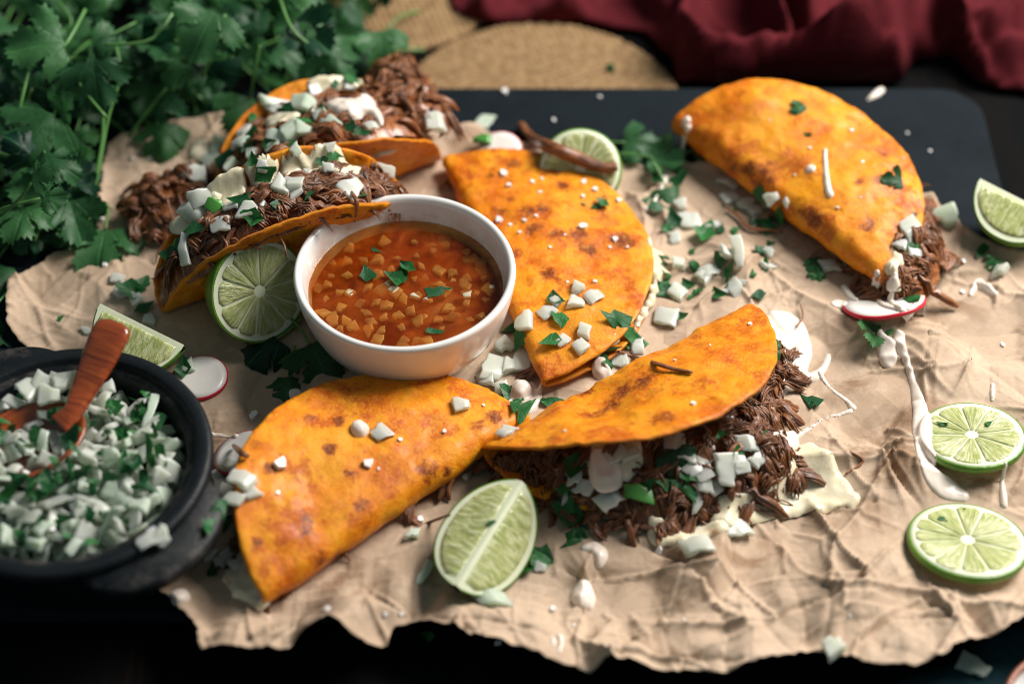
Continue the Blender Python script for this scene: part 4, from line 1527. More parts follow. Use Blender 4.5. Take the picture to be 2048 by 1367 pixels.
def basis(xdir, up):
    x = Vector(xdir).normalized(); z = Vector(up); z = (z - x * z.dot(x)).normalized(); y = z.cross(x)
    return Matrix((x, y, z)).transposed()


lime_round(520, 582, 2.75, 2.3, 0, look(0.55, -0.70, 0.46), 'halved lime leaning against the open taco beside the white bowl', half=True, nseg=10, seed=3)
lime_round(1160, 338, 1.7, 1.95, 0.5, look(-0.05, -0.62, 0.78), 'lime slice leaning up behind the charred flat taco by the slate', nseg=9, seed=4)
lime_round(1944, 868, 1.05, 2.2, 0.32, look(-0.06, 0.2, 1.0), 'lime slice with a nicked rim lying on the crema streak', nseg=10, seed=5)
lime_round(1936, 1078, 0.95, 2.38, 0.34, look(0.02, 0.24, 1.0), 'whole lime slice on bare crumpled paper below the crema streak', nseg=10, seed=6)
pa, pb = G(1046, 958, 2.9), G(914, 1170, 2.0)
cc = (pa + pb) / 2
lime_wedge(980, 1064, 2.45, np.linalg.norm(pb - pa) / 2, 2.25, R(112), basis(pa - pb, (0.1, -0.42, 0.9)), 'large lime wedge standing peel down in front of the spilled beef')
pa, pb = G(196, 606, 2.6), G(366, 690, 1.9)
lime_wedge(284, 648, 2.35, np.linalg.norm(pb - pa) / 2, 2.3, R(84), basis(pb - pa, (0.1, 0.42, 1.0)), 'lime wedge lying behind the iron pot and the wooden spoon')
pa, pb = G(1958, 356, 2.7), G(2125, 440, 2.3)
lime_wedge(2042, 398, 2.5, np.linalg.norm(pb - pa) / 2, 2.2, R(80), basis(pb - pa, (-0.1, 0.5, 0.8)), 'lime wedge at the edge of the paper on the slate')


# ================================================================== RADISH SLICES
def radish(px, py, rad, nrm, label, lift=0.12, z=None):
    p = G(px, py, lift + 0.4)
    c = np.array(p)
    o = ob('radish_slice', None, None, c, look(*nrm), label=label, cat='radish', group='radish slices')
    M = Matrix.Translation(Vector(c)) @ look(*nrm).to_4x4()
    V, F = lathe([(0, 0.10), (rad * 0.7, 0.105), (rad * 0.955, 0.095), (rad * 0.955, -0.095), (0, -0.1)], 56)
    V[:, 2] += 0.05 * np.sin(V[:, 0] * 1.7)
    ob('flesh', mesh('flesh', V, F, 'radish_flesh'), o); support(V, F, M)
    V, F = lathe([(rad * 0.95, 0.098), (rad * 0.985, 0.09), (rad, 0.02), (rad * 0.99, -0.08), (rad * 0.95, -0.1)], 56)
    V[:, 2] += 0.05 * np.sin(V[:, 0] * 1.7)
    ob('skin', mesh('skin', V, F, 'radish_skin'), o)


radish(400, 756, 1.22, (0.02, -0.05, 1), 'radish slice on paper between the lime wedge and the iron pot')
radish(480, 905, 1.2, (-0.3, 0.1, 1), 'radish slice with beef scraps half under the closed taco', 0.3)
radish(1768, 606, 1.85, (-0.12, 0.42, 0.85), 'radish slice with bright red skin dripped with crema', 0.45)
radish(1000, 302, 1.1, (0.0, -0.25, 1), 'pale radish slice behind the charred flat taco', 0.3)

# ================================================================== ONION PIECES
def onion_mesh(seed, lx, ly, lz, mat, bend=0.35):
    rg = np.random.default_rng(seed)
    bm = bmesh.new()
    nx = 4
    gv = {}
    for i in range(nx + 1):
        for j in range(2):
            for k in range(2):
                x = (i / nx - 0.5) * lx; y = (j - 0.5) * ly * (1 - 0.22 * rg.random() * abs(x) / lx); z = (k - 0.5) * lz
                gv[i, j, k] = bm.verts.new((x, y, z))
    for i in range(nx):
        bm.faces.new((gv[i, 0, 1], gv[i + 1, 0, 1], gv[i + 1, 1, 1], gv[i, 1, 1]))
        bm.faces.new((gv[i, 1, 0], gv[i + 1, 1, 0], gv[i + 1, 0, 0], gv[i, 0, 0]))
        bm.faces.new((gv[i, 0, 0], gv[i + 1, 0, 0], gv[i + 1, 0, 1], gv[i, 0, 1]))
        bm.faces.new((gv[i, 1, 1], gv[i + 1, 1, 1], gv[i + 1, 1, 0], gv[i, 1, 0]))
    bm.faces.new((gv[0, 0, 0], gv[0, 0, 1], gv[0, 1, 1], gv[0, 1, 0]))
    bm.faces.new((gv[nx, 0, 0], gv[nx, 1, 0], gv[nx, 1, 1], gv[nx, 0, 1]))
    sk = rg.normal(0, 0.26, 3); tp = rg.uniform(-0.8, 0.8); tz = rg.uniform(-0.7, 0.7); bend *= rg.uniform(0.6, 2.0)
    for v in bm.verts:
        x, y, z = v.co
        z2 = z * (1 + 0.25 * sk[0] * x / lx * 2)
        x2 = x + sk[1] * y + 0.18 * sk[2] * z
        y2 = y + sk[2] * x * 0.6
        y2 *= 1 + tp * x / lx; z2 *= 1 + tz * x / lx
        v.co = (x2, y2, z2 - bend * (x / lx) ** 2 * lx * 0.9 + 0.25 * bend * (y / ly) ** 2)
        v.co += Vector(rg.normal(0, 0.045, 3))
    bmesh.ops.recalc_face_normals(bm, faces=bm.faces[:])
    sharp = [e for e in bm.edges if e.calc_face_angle(0) > R(40)]
    bmesh.ops.bevel(bm, geom=sharp, offset=0.075, segments=3, affect='EDGES', profile=0.6)
    bmesh.ops.scale(bm, vec=(S, S, S), verts=bm.verts)
    me = bpy.data.meshes.new('onion_piece')
    bm.to_mesh(me); bm.free()
    me.materials.append(MATS[mat])
    me.polygons.foreach_set('use_smooth', [True] * len(me.polygons))
    return me


ON = {}
for kind, mat in (('w', 'onion'), ('g', 'onion_green'), ('b', 'onion_broth')):
    ON[kind] = {
        'cube': [onion_mesh(s, 0.80, 0.68, 0.36, mat, 0.22) for s in range(1, 10)],
        'slab': [onion_mesh(s + 20, 1.08, 0.76, 0.25, mat, 0.42) for s in range(1, 9)],
        'stick': [onion_mesh(s + 40, 1.6, 0.48, 0.32, mat, 0.28) for s in range(1, 7)],
    }


def onion(px, py, size=1.0, shape='cube', kind='w', label='', group='', yaw=None, lift=0.17, tip=0.0):
    p, n = surf(px, py)
    me = random.choice(ON[kind][shape])
    n = (n + Vector((0, 0, 0.6))).normalized()
    m = frame(n, random.uniform(0, 6.28) if yaw is None else yaw, tip + random.uniform(-0.2, 0.2), random.uniform(0, 6.28))
    return ob('onion_piece', me, None, p + n * lift * size * 0.85, m, label=label, cat='onion', group=group, scale=(size * random.uniform(0.72, 1.08), size * random.uniform(0.72, 1.05), size * random.uniform(0.55, 0.95)))


# ================================================================== CILANTRO
HALF = [(0.0, 0.0), (0.08, 0.06), (0.30, 0.02), (0.48, -0.04), (0.58, 0.04), (0.72, 0.0), (0.76, 0.12), (0.92, 0.12), (0.90, 0.24), (1.06, 0.32), (0.95, 0.41), (1.05, 0.55), (0.90, 0.58), (0.93, 0.72), (0.78, 0.68),
        (0.70, 0.76), (0.58, 0.60), (0.40, 0.46), (0.27, 0.42), (0.30, 0.58), (0.44, 0.72), (0.56, 0.76), (0.52, 0.88), (0.66, 0.98), (0.52, 1.04), (0.56, 1.18), (0.40, 1.17), (0.38, 1.33), (0.24, 1.27), (0.18, 1.42), (0.08, 1.34), (0.0, 1.46)]


def leaf_mesh(seed, cup=0.25, fold=0.2, mat='leaf'):
    rg = np.random.default_rng(seed)
    L = [(x, y) for x, y in HALF]
    out = L + [(-x, y) for x, y in L[-2:0:-1]]
    out = np.array(out) + rg.normal(0, 0.018, (len(out), 2))
    out[:, 0] *= rg.uniform(0.88, 1.08)
    c = np.array([0.0, 0.45])
    V = [(c[0], c[1])]; rings = [0.3, 0.55, 0.78, 0.92, 1.0]
    for s in rings:
        # inner rings are rounder than the toothed edge
        sm = out.copy()
        k = 1 - s
        for _ in range(int(k * 10)):
            sm = 0.5 * sm + 0.25 * (np.roll(sm, 1, 0) + np.roll(sm, -1, 0))
        V += [tuple(c + (p - c) * s) for p in sm]
    V = np.array(V); n = len(out)
    ph = rg.uniform(0, 6, 4)
    z = []
    for x, y in V:
        d2 = x * x + (y - 0.4) ** 2
        zz = -cup * d2 + fold * abs(x) + 0.10 * math.sin(5 * x + ph[0]) * (0.3 + d2) + 0.11 * math.sin(4.5 * y + ph[1]) * (0.2 + d2) + 0.08 * math.sin(11 * math.atan2(x, y + .1) + ph[2]) * d2
        z.append(zz - 0.12 * cup * y * y)
    F = [(0, 1 + k, 1 + (k + 1) % n) for k in range(n)]
    for r in range(len(rings) - 1):
        for k in range(n):
            F.append((1 + r * n + k, 1 + (r + 1) * n + k, 1 + (r + 1) * n + (k + 1) % n, 1 + r * n + (k + 1) % n))
    return mesh('leaf', np.column_stack([V, z]), F, mat, uv=V)


LEAF = [leaf_mesh(60 + i, [0.15, 0.4, 0.05, 0.55, -0.25, 0.3][i], [0.1, 0.35, -0.2, 0.15, 0.4, -0.35][i]) for i in range(6)]


def chop_mesh(seed):
    rg = np.random.default_rng(seed)
    n = int(rg.integers(6, 10))
    a = np.sort(rg.uniform(0, 2 * math.pi, n)); r = rg.uniform(0.28, 0.6, n)
    P = np.column_stack([r * np.cos(a) * 1.25, r * np.sin(a) * 0.85])
    V = [(0, 0)]
    for s in (0.5, 1.0):
        V += [tuple(p * s) for p in P]
    V = np.array(V); k1, k2 = rg.uniform(-0.9, 0.9, 2)
    z = k1 * V[:, 0] ** 2 + k2 * V[:, 1] ** 2 + 0.35 * np.abs(V[:, 0]) * rg.uniform(-1, 1) + rg.normal(0, 0.03, len(V))
    F = [(0, 1 + k, 1 + (k + 1) % n) for k in range(n)] + [(1 + k, 1 + n + k, 1 + n + (k + 1) % n, 1 + (k + 1) % n) for k in range(n)]
    return mesh('cilantro_piece', np.column_stack([V, z]), F, 'herb', uv=V)


CHOP = [chop_mesh(100 + i) for i in range(9)] + [leaf_mesh(130 + i, 0.7, 0.5, 'herb') for i in range(2)]
CHOPS = [0.9] * 9 + [0.42] * 2


def herb(px, py, size=1.0, label='', group='', whole=False, lift=0.12, cat='cilantro'):
    p, n = surf(px, py)
    k = random.randrange(9) if not whole else random.randrange(9, 11)
    n = (n + Vector((0, 0, 0.5))).normalized()
    m = frame(n, random.uniform(0, 6.28), random.uniform(-0.5, 0.5), random.uniform(0, 6.28))
    if label.startswith('chopped cilantro'):
        label = ('finely ' if size < 0.85 else 'coarsely ' if size > 1.25 else '') + label
    return ob('cilantro_piece', CHOP[k], None, p + n * lift * size, m, label=label, cat=cat, group=group, scale=CHOPS[k] * size)


def pepper_mesh(seed):
    me = onion_mesh(seed, 0.95, 0.5, 0.22, 'pepper', 0.5)
    me.name = 'pepper_piece'
    return me


PEP = [pepper_mesh(s) for s in (201, 202, 203)]

# ---- the big bunch at the back left
rg = np.random.default_rng(77)
BO = G(330, 120, 0); BO[2] = TABLE_Z
bunch = ob('cilantro_bunch', None, None, BO, label='big bunch of fresh green cilantro piled at the end of the board', cat='cilantro')
region = [(-60, -80), (735, -80), (770, 10), (775, 90), (735, 122), (640, 120), (560, 175), (500, 205), (420, 235), (330, 262), (240, 225), (215, 300), (200, 380), (170, 450), (110, 490), (30, 500), (-60, 470)]
RP = np.array(region, float)
pts = []
while len(pts) < 270:
    x = rg.uniform(-60, 780); y = rg.uniform(-80, 500)
    if in_poly(np.array([x]), np.array([y]), RP)[0]:
        d = poly_dist(np.array([x]), np.array([y]), RP)[0][0]
        if len(pts) > 20 and min((x - q[0]) ** 2 + (y - q[1]) ** 2 for q in pts[-40:]) < 380:
            continue
        pts.append((x, y, min(d / 120.0, 1.0)))
lights = []
nst = 0
for i, (x, y, e) in enumerate(pts):
    z = TABLE_Z + rg.uniform(0.9, 1.6 + 5.2 * e)
    p = G(x, y, z)
    up = Vector((rg.normal(0.12, 0.5), rg.normal(-0.38, 0.42), 0.75)).normalized()
    sz = rg.uniform(0.75, 1.4) * (1.12 if rg.random() < 0.3 else 1.0)
    outward = math.atan2(y - 150, x - 300)
    yaw = rg.uniform(0, 6.28)
    m = frame(up, yaw, rg.normal(0, 0.25), rg.uniform(0, 6.28))
    ob('leaf', LEAF[int(rg.integers(0, 6))], bunch, p - BO, m, scale=float(sz))
    # every leaf hangs on a petiole that runs back into the pile
    if i % 2 == 0 and nst < 140:
        nst += 1
        yd = -(m @ Vector((0, 1, 0)))
        L = rg.uniform(1.2, 4.5)
        e1 = p + np.array(yd) * L * 0.5 + np.array([0, 0, -0.3])
        e2 = p + np.array(yd) * L + np.array([rg.normal(0, .5), rg.normal(0, .5), -0.5 * L * rg.uniform(0.3, 1)])
        e2[2] = max(e2[2], TABLE_Z + 0.2); e1[2] = max(e1[2], TABLE_Z + 0.2)
        Vt, Ft, Ut = tube(smooth_path([p, e1, e2], 8) - BO, np.linspace(0.055, 0.085, 8), 6)
        ob('stem', mesh('stem', Vt, Ft, 'stem', uv=Ut), bunch)
# long visible stems
for pl in ([(232, 95, 5.5), (240, 150, 5.0), (215, 240, 3.6), (196, 350, 2.0), (176, 425, 0.9)], [(450, 30, 6.5), (430, 90, 5.6), (405, 155, 4.0)], [(205, 200, 4.6), (205, 270, 3.4), (192, 350, 2.2)],
           [(520, 90, 5), (508, 150, 4), (500, 200, 2.6)], [(170, 20, 6.5), (130, 90, 6.4), (80, 130, 5.5)], [(560, 0, 6.5), (585, 60, 6), (640, 105, 5)], [(60, 130, 6), (40, 210, 5), (12, 300, 3)], [(350, 20, 6.5), (300, 80, 6.2), (210, 90, 6)]):
    P = smooth_path([G(x, y, z) for x, y, z in pl], 16) - BO
    Vt, Ft, Ut = tube(P, np.linspace(0.1, 0.07, 16), 7)
    ob('stem', mesh('stem', Vt, Ft, 'stem', uv=Ut), bunch)
# bright leaves that catch the light in front
for x, y, z, s, yw, nx, ny in ((130, 85, 6.6, 1.9, 1.9, 0.3, -.5), (185, 120, 6.2, 1.7, 3.3, .1, -.7), (105, 225, 5.2, 2.0, 2.6, 0.2, -.5), (110, 330, 3.4, 1.6, 2.4, .3, -.4), (140, 400, 2.0, 1.6, 3.5, .3, -.6),
                               (490, 190, 2.8, 1.35, 3.1, .5, -.4), (760, 60, 4.0, 1.5, 3.4, .3, -.6), (745, 105, 2.6, 1.5, 3.0, .5, -.5), (640, 30, 6, 1.6, 2.0, .2, -.5), (590, 40, 6, 1.6, 4.0, .2, -.6), (655, 95, 4.6, 1.5, 3.6, .2, -.7), (330, 240, 1.6, 1.5, 3.0, 0, -.3), (430, 22, 7, 1.9, 2.8, .2, -.5)):
    ob('leaf', LEAF[int(rg.integers(0, 6))], bunch, G(x, y, z) - BO, frame(Vector((nx, ny, 0.75)).normalized(), yw), scale=s)


def loose_leaf(px, py, z, size, yaw, nrm, label, group='loose cilantro leaves', var=0):
    p, _ = surf(px, py)
    c = np.array(p) + np.array([0, 0, z])
    o = ob('cilantro_leaf', None, None, c, frame(Vector(nrm).normalized(), yaw), label=label, cat='cilantro', group=group)
    ob('blade', LEAF[var], o, (0, 0, 0), scale=size)
    if size < 1.0:
        return
    Vt, Ft, Ut = tube(smooth_path([(0, 0.1, 0), (0.05, -0.8, -0.05), (0.2, -1.5, -0.1)], 8), np.linspace(0.05, 0.075, 8), 6)
    ob('stem', mesh('stem', Vt, Ft, 'stem', uv=Ut), o)


loose_leaf(215, 470, 0.5, 2.1, 3.1, (0.1, -0.1, 1), 'broad dark cilantro leaf lying on paper left of the open tacos', var=0)
loose_leaf(-5, 540, 0.6, 2.2, 2.7, (0.3, -0.1, 1), 'cilantro leaf beside the torn paper corner above the iron pot', var=1)
loose_leaf(-10, 640, 0.8, 1.7, 2.6, (0.4, -0.1, 1), 'cilantro leaf hanging against the iron pot handle', var=2)
loose_leaf(560, 690, 0.5, 1.5, 2.3, (0.0, -0.2, 1), 'cilantro leaf in the shadow left of the white bowl', var=3)
loose_leaf(620, 700, 0.5, 1.7, 3.6, (0.0, -0.2, 1), 'large cilantro leaf tucked under the white bowl', var=0)
loose_leaf(585, 760, 0.35, 1.2, 3.0, (0.1, -0.2, 1), 'cilantro leaf between the white bowl and the closed taco', var=5)
loose_leaf(1245, 300, 0.5, 1.35, 4.6, (0.0, -0.3, 1), 'cilantro leaf next to the lime slice on the slate', var=0)
loose_leaf(1300, 330, 0.5, 1.2, 4.4, (0.0, -0.3, 1), 'cilantro leaf on the paper edge between two tacos', var=4)
loose_leaf(1385, 320, 0.6, 1.1, 4.9, (0.1, -0.3, 1), 'cilantro leaf beside the plump taco tip', var=1)
loose_leaf(1330, 385, 0.4, 1.2, 3.4, (0.1, -0.3, 1), 'cilantro leaf smeared with crema between two tacos', var=3)
loose_leaf(1612, 215, 0.10, 0.62, 2.2, (0.1, -0.4, 1), 'tiny cilantro leaf stuck on top of the plump taco', var=2)
loose_leaf(1805, 365, 0.12, 0.72, 1.6, (0.3, -0.5, 1), 'tiny cilantro leaf at the rim of the plump taco', var=0)
loose_leaf(1345, 905, 0.25, 0.95, 3.5, (0.0, -0.5, 1), 'cilantro leaf lying on the spilled beef', var=1)
loose_leaf(1745, 655, 0.25, 0.9, 3.0, (0.2, -0.3, 1), 'cilantro leaf beneath the red-skinned radish slice', var=4)

# ================================================================== SMALL THINGS, dropped where they lie
LOOK = {'cube': 'chunky', 'slab': 'thin curved', 'stick': 'long narrow'}


def many_on(lst, label, group, kind='w'):
    for it in lst:
        x, y = it[0], it[1]; size = it[2] if len(it) > 2 else 1.0; shape = it[3] if len(it) > 3 else 'cube'
        onion(x, y, size, shape, kind, label.replace('onion', LOOK[shape] + ' onion', 1) + (', the largest kind' if False else ''), group)


many_on([(1455, 367, 1.0, 'slab'), (1461, 398, 1.0, 'slab'), (1492, 412, 1.2), (1546, 398, 1.0), (1573, 406, .55), (1376, 445, 1.1, 'slab'), (1363, 412, .8), (1426, 452, .9), (1408, 553, 1.0), (1354, 590, 1.1),
         (1485, 567, .5), (1348, 478, .7), (1662, 535, .95, 'slab'), (1510, 425, 0.8), (1530, 412, .8)],
        'diced white onion scattered on paper between the charred taco and plump taco', 'onion between the tacos')
onion(1480, 512, 1.15, 'stick', 'w', 'long upright sliver of white onion on the paper', None, yaw=1.45, lift=0.4)
many_on([(1155, 580, .9), (1153, 608, 1.0), (1188, 595, 1.0, 'slab'), (1096, 627, .8, 'slab'), (1113, 605, .8), (1124, 684, .85), (1170, 666, .95), (1161, 695, .85)],
        'white onion dice on top of the charred flat taco', 'onion on the charred taco')
many_on([(1047, 650, 1.25), (1008, 696, 1.25), (1045, 722, 1.15, 'slab'), (988, 742, 1.2, 'slab'), (1003, 778, .9), (1020, 735, 1.1), (970, 760, .8, 'slab')],
        'big white onion dice heaped against the white bowl', 'onion against the bowl')
many_on([(1331, 637, 1.25, 'slab'), (1273, 695, .9), (1240, 724, .9, 'slab')], 'white onion piece by the fold of the gaping taco', 'onion by the gaping taco fold')
onion(922, 813, 1.0, 'cube', 'w', 'square white onion piece on top of the closed taco', None, yaw=0.2)
onion(762, 868, 0.85, 'slab', 'w', 'small white onion sliver beside a crema drop on the closed taco', None, yaw=0.9)
onion(1013, 866, 0.9, 'cube', 'w', 'onion piece with cilantro where two tacos touch', None)
onion(827, 1070, 0.9, 'cube', 'g', 'single translucent onion piece on paper below the closed taco', None)
onion(848, 1150, 1.05, 'stick', 'g', 'long translucent onion piece left of the big lime wedge', None, yaw=1.0)
onion(985, 1202, 1.25, 'slab', 'g', 'translucent onion slab sticking out under the big lime wedge', None, yaw=0.05)
onion(1396, 1094, 1.1, 'slab', 'w', 'cupped onion piece on the paper in front of the spilled beef', None)
onion(1470, 1058, 1.2, 'slab', 'w', 'curved onion piece at the lower edge of the spilled beef', None, yaw=0.1)
onion(1666, 1296, 1.1, 'cube', 'w', 'roundish onion piece on the crumpled paper near its front edge', None)
onion(1945, 1335, 1.2, 'slab', 'g', 'pale onion slab lying on the dark teal napkin', None)
onion(1897, 436, 1.45, 'cube', 'g', 'large rounded onion piece on the edge of slate and paper', None)
onion(2000, 545, 0.95, 'cube', 'w', 'onion piece with cilantro below the lime wedge on slate', None)
onion(968, 247, 1.2, 'slab', 'g', 'onion slab on the slate right of the open tacos', None)
many_on([(1349, 888, 1.1, 'slab'), (1390, 935, 1.1, 'slab'), (1450, 938, 1.2, 'slab'), (1153, 955, 1.0), (1175, 975, 1.1), (1218, 998, 1.1, 'slab'), (1228, 908, 1.1), (1396, 992, 1.0, 'stick'), (1140, 945, .9), (1370, 915, 1.0), (1260, 905, .9)],
        'white onion piece on the spilled shredded beef', 'onion on the spilled beef')
many_on([(460, 932, 1.0), (482, 962, 1.1, 'slab'), (452, 985, 1.0), (470, 1000, .9), (440, 960, .9, 'slab'), (440, 1130, .9), (462, 1112, .9, 'slab'), (420, 1115, .8), (475, 1130, .8), (500, 985, .8)],
        'onion dice between the iron pot and the closed taco', 'onion beside the iron pot')
onion(375, 737, 0.9, 'cube', 'g', 'onion piece lying on a radish slice behind the pot', None)
many_on([(248, 585, 1.1, 'slab'), (272, 600, .9), (300, 640, .8), (236, 560, .8), (175, 665, .7)], 'onion scrap on paper behind the lime wedge by the spoon', 'onion behind the lime wedge')
many_on([(1820, 465, 1.25, 'slab'), (1800, 490, .9), (1828, 508, .7)], 'white onion piece on the beef of the plump taco', 'onion on the plump taco beef')
onion(320, 1075, 1.0, 'cube', 'w', 'onion cube resting on the pot handle', 'onion on the pot handle')
onion(298, 1080, 0.85, 'slab', 'w', 'onion cube resting on the pot handle', 'onion on the pot handle')
many_on([(608, 215, 1.35, 'slab'), (582, 262, 1.3, 'slab'), (555, 275, 1.1, 'slab'), (610, 262, 1.1), (660, 252, 1.1, 'slab'), (486, 286, .8), (510, 309, .9), (545, 300, 1.0), (438, 305, 1.4, 'slab'), (420, 318, 1.1, 'slab'), (590, 300, .8), (557, 207, 1.0, 'stick'), (460, 330, .9), (640, 230, .8), (760, 275, .8)],
        'white onion piece on the rear open taco', 'onion on the rear open taco', 'g')
many_on([(387, 348, 1.2, 'slab'), (565, 378, 1.15), (699, 381, 1.25), (391, 422, 1.4, 'slab'), (498, 424, 1.15), (442, 452, 1.0, 'slab'), (766, 341, .9, 'slab'), (372, 500, 1.1, 'stick'), (400, 395, 1.1, 'slab'), (590, 385, .8), (520, 410, .7)],
        'white onion piece on the open taco behind the lime', 'onion on the front open taco', 'w')
rr_ = random.Random(4)
for k in range(18):
    u = rr_.random(); x = 400 + 400 * u; y = 445 - 125 * u - rr_.uniform(5, 95)
    (onion(x, y, rr_.uniform(.6, 1.0), rr_.choice(['cube', 'slab']), 'w', 'small onion bit strewn over the open taco behind the lime', 'onion bits on the front open taco') if k % 2 else
     herb(x, y, rr_.uniform(.7, 1.2), 'chopped cilantro on the open taco behind the lime', 'cilantro on the front open taco'))
for k in range(14):
    u = rr_.random(); x = 470 + 270 * u; y = 300 - 110 * u - rr_.uniform(-10, 50)
    (onion(x, y, rr_.uniform(.6, 1.0), rr_.choice(['cube', 'slab']), 'w', 'small onion bit strewn over the rear open taco', 'onion bits on the rear open taco') if k % 2 else
     herb(x, y, rr_.uniform(.7, 1.2), 'chopped cilantro on the rear open taco', 'cilantro on the rear open taco'))
for k in range(20):
    u = rr_.random(); x = 1120 + 430 * u; y = 1010 - 90 * u - rr_.uniform(-25, 75)
    (onion(x, y, rr_.uniform(.6, 1.0), rr_.choice(['cube', 'slab']), 'w', 'small onion bit strewn over the spilled shredded beef', 'onion bits on the spilled beef') if k % 2 else
     herb(x, y, rr_.uniform(.6, 1.2), 'chopped cilantro on the spilled shredded beef', 'cilantro on the spilled beef'))
for k in range(9):
    x = rr_.uniform(1330, 1560); y = 350 + (x - 1290) * 0.4 + rr_.uniform(0, 190)
    onion(x, y, rr_.uniform(.6, 1.0), rr_.choice(['cube', 'slab', 'stick']), 'w', 'loose small onion bit on paper between the charred taco and plump taco', 'onion between the tacos')
for k in range(26):
    x = rr_.uniform(1290, 1560); y = 330 + (x - 1290) * 0.35 + rr_.uniform(0, 230)
    herb(x, y, rr_.uniform(.5, 1.0), 'chopped cilantro on paper between the charred taco and plump taco', 'cilantro between the tacos')
onion(870, 248, 1.2, 'slab', 'w', 'onion with green edge at the beefy end of the rear taco', None)

for x, y, s in ((1351, 340, 1.2), (1358, 365, 1.2), (1341, 445, 1.2), (1404, 474, 1.3), (1439, 524, 1.1), (1458, 562, .9), (1326, 567, 1.3), (1392, 594, 1.1), (1357, 637, .8), (1527, 391, 1.1), (1561, 428, 1.2), (1530, 452, 1.3),
                (1318, 420, 1.1), (1440, 460, .8), (1545, 440, 1.1), (1510, 445, 1.0), (1340, 590, 1.0)):
    herb(x, y, s, 'chopped cilantro on paper between the charred taco and plump taco', 'cilantro between the tacos')
for x, y, s in ((1622, 520, 1.2), (1640, 535, 1.1), (1632, 548, 1.0)):
    herb(x, y, s, 'chopped cilantro under the fold of the plump taco', 'cilantro under the plump taco', True)
for x, y, s in ((1111, 602, 1.0), (1124, 630, 1.3), (1100, 686, 1.2), (1232, 645, 1.5), (1190, 415, .6), (1165, 410, .4), (1205, 412, .7)):
    herb(x, y, s, 'chopped cilantro on top of the charred flat taco', 'cilantro on the charred taco')
for x, y, s in ((1019, 655, 1.3), (1045, 682, 1.2), (1025, 800, 1.2), (1045, 826, 1.5), (1030, 815, 1.2)):
    herb(x, y, s, 'chopped cilantro among the onion heaped by the bowl', 'cilantro against the bowl')
for x, y, s in ((1267, 673, 1.4), (1203, 721, 1.2), (1221, 708, 1.3), (1104, 800, 1.4), (1260, 690, 1.1), (1212, 735, 1.0)):
    herb(x, y, s, 'chopped cilantro along the fold of the gaping taco', 'cilantro by the gaping taco fold')
for x, y, s in ((1377, 981, 1.2), (1129, 997, 1.5), (1139, 1037, 1.4), (1148, 1084, 1.5), (1424, 941, .9), (1160, 1060, 1.1), (1125, 970, 1.1), (1400, 960, .8), (1225, 985, .6), (1135, 1015, 1.2), (1390, 955, 1.1), (1360, 960, 1.1), (1330, 890, .5)):
    herb(x, y, s, 'chopped cilantro on the spilled shredded beef', 'cilantro on the spilled beef')
for x, y, s in ((1085, 1120, 1.2), (1060, 1140, 1.0), (1100, 1105, 1.1), (1075, 1100, 0.8)):
    herb(x, y, s, 'chopped green cilantro right behind the big lime wedge', 'cilantro by the big lime wedge')
onion(1080, 1135, 0.55, 'cube', 'w', 'tiny onion cube among cilantro behind the big lime wedge', None)
herb(1555, 706, 1.3, 'cilantro leaf piece lying on the big crema pool', None, True, 0.25)
herb(1622, 803, 1.1, 'cilantro piece on paper right of the crema strings', None)
herb(985, 1043, 0.5, 'tiny cilantro fleck on the edge of the big lime wedge', None)
herb(1584, 225, 0.6, 'cilantro fleck beside the tiny leaf on the plump taco', 'cilantro flecks on the plump taco')
herb(1618, 268, 0.6, 'cilantro fleck beside the tiny leaf on the plump taco', 'cilantro flecks on the plump taco')
herb(1652, 318, 0.35, 'cilantro fleck on a crema streak of the plump taco', None)
herb(1217, 143, 0.9, 'cilantro fleck lying on the straw mat', None)
herb(1888, 848, 0.7, 'cilantro fleck on the nicked lime slice', 'cilantro on the nicked lime slice')
herb(1978, 850, 0.45, 'cilantro fleck on the nicked lime slice', 'cilantro on the nicked lime slice')
herb(1885, 1040, 0.5, 'cilantro fleck on the whole lime slice', 'cilantro on the whole lime slice')
herb(1925, 1020, 0.4, 'cilantro fleck on the whole lime slice', 'cilantro on the whole lime slice')
herb(855, 1270, 0.65, 'cilantro fleck caught on the torn front paper edge', None)
herb(1990, 520, 1.1, 'cilantro sprig under the lime wedge on slate', 'cilantro under the slate lime wedge', True)
herb(1965, 505, 1.0, 'cilantro sprig under the lime wedge on slate', 'cilantro under the slate lime wedge')
herb(1828, 600, 1.2, 'cilantro piece by the red-skinned radish slice', None)
herb(1815, 488, 1.2, 'cilantro piece on the beef of the plump taco', None, True)
herb(365, 742, 0.9, 'cilantro fleck on the radish slice behind the pot', None)
herb(1008, 862, 0.6, 'cilantro fleck on the onion where two tacos touch', None)
for x, y, s in ((460, 955, 1.1), (445, 1020, 1.2), (470, 1120, .8), (430, 1140, 1.0), (455, 1045, 1.1), (425, 1060, 1.1)):
    herb(x, y, s, 'dark chopped cilantro between the iron pot and closed taco', 'cilantro beside the iron pot')
for x, y, s in ((265, 590, 1.3), (290, 620, 1.2), (280, 575, 1.0), (120, 640, .6)):
    herb(x, y, s, 'chopped cilantro behind the lime wedge by the spoon', 'cilantro behind the lime wedge')
for x, y, s in ((604, 250, 1.2), (450, 313, 1.5), (695, 252, 1.2), (540, 290, .9), (615, 225, .7), (480, 300, 1.0), (720, 262, .8)):
    herb(x, y, s, 'chopped cilantro on the rear open taco', 'cilantro on the rear open taco')
for x, y, s in ((482, 405, 1.3), (395, 463, 1.3), (359, 499, 1.5), (560, 410, .9), (345, 515, 1.0), (510, 440, 1.0), (620, 390, .7), (725, 385, .8)):
    herb(x, y, s, 'chopped cilantro on the open taco behind the lime', 'cilantro on the front open taco')
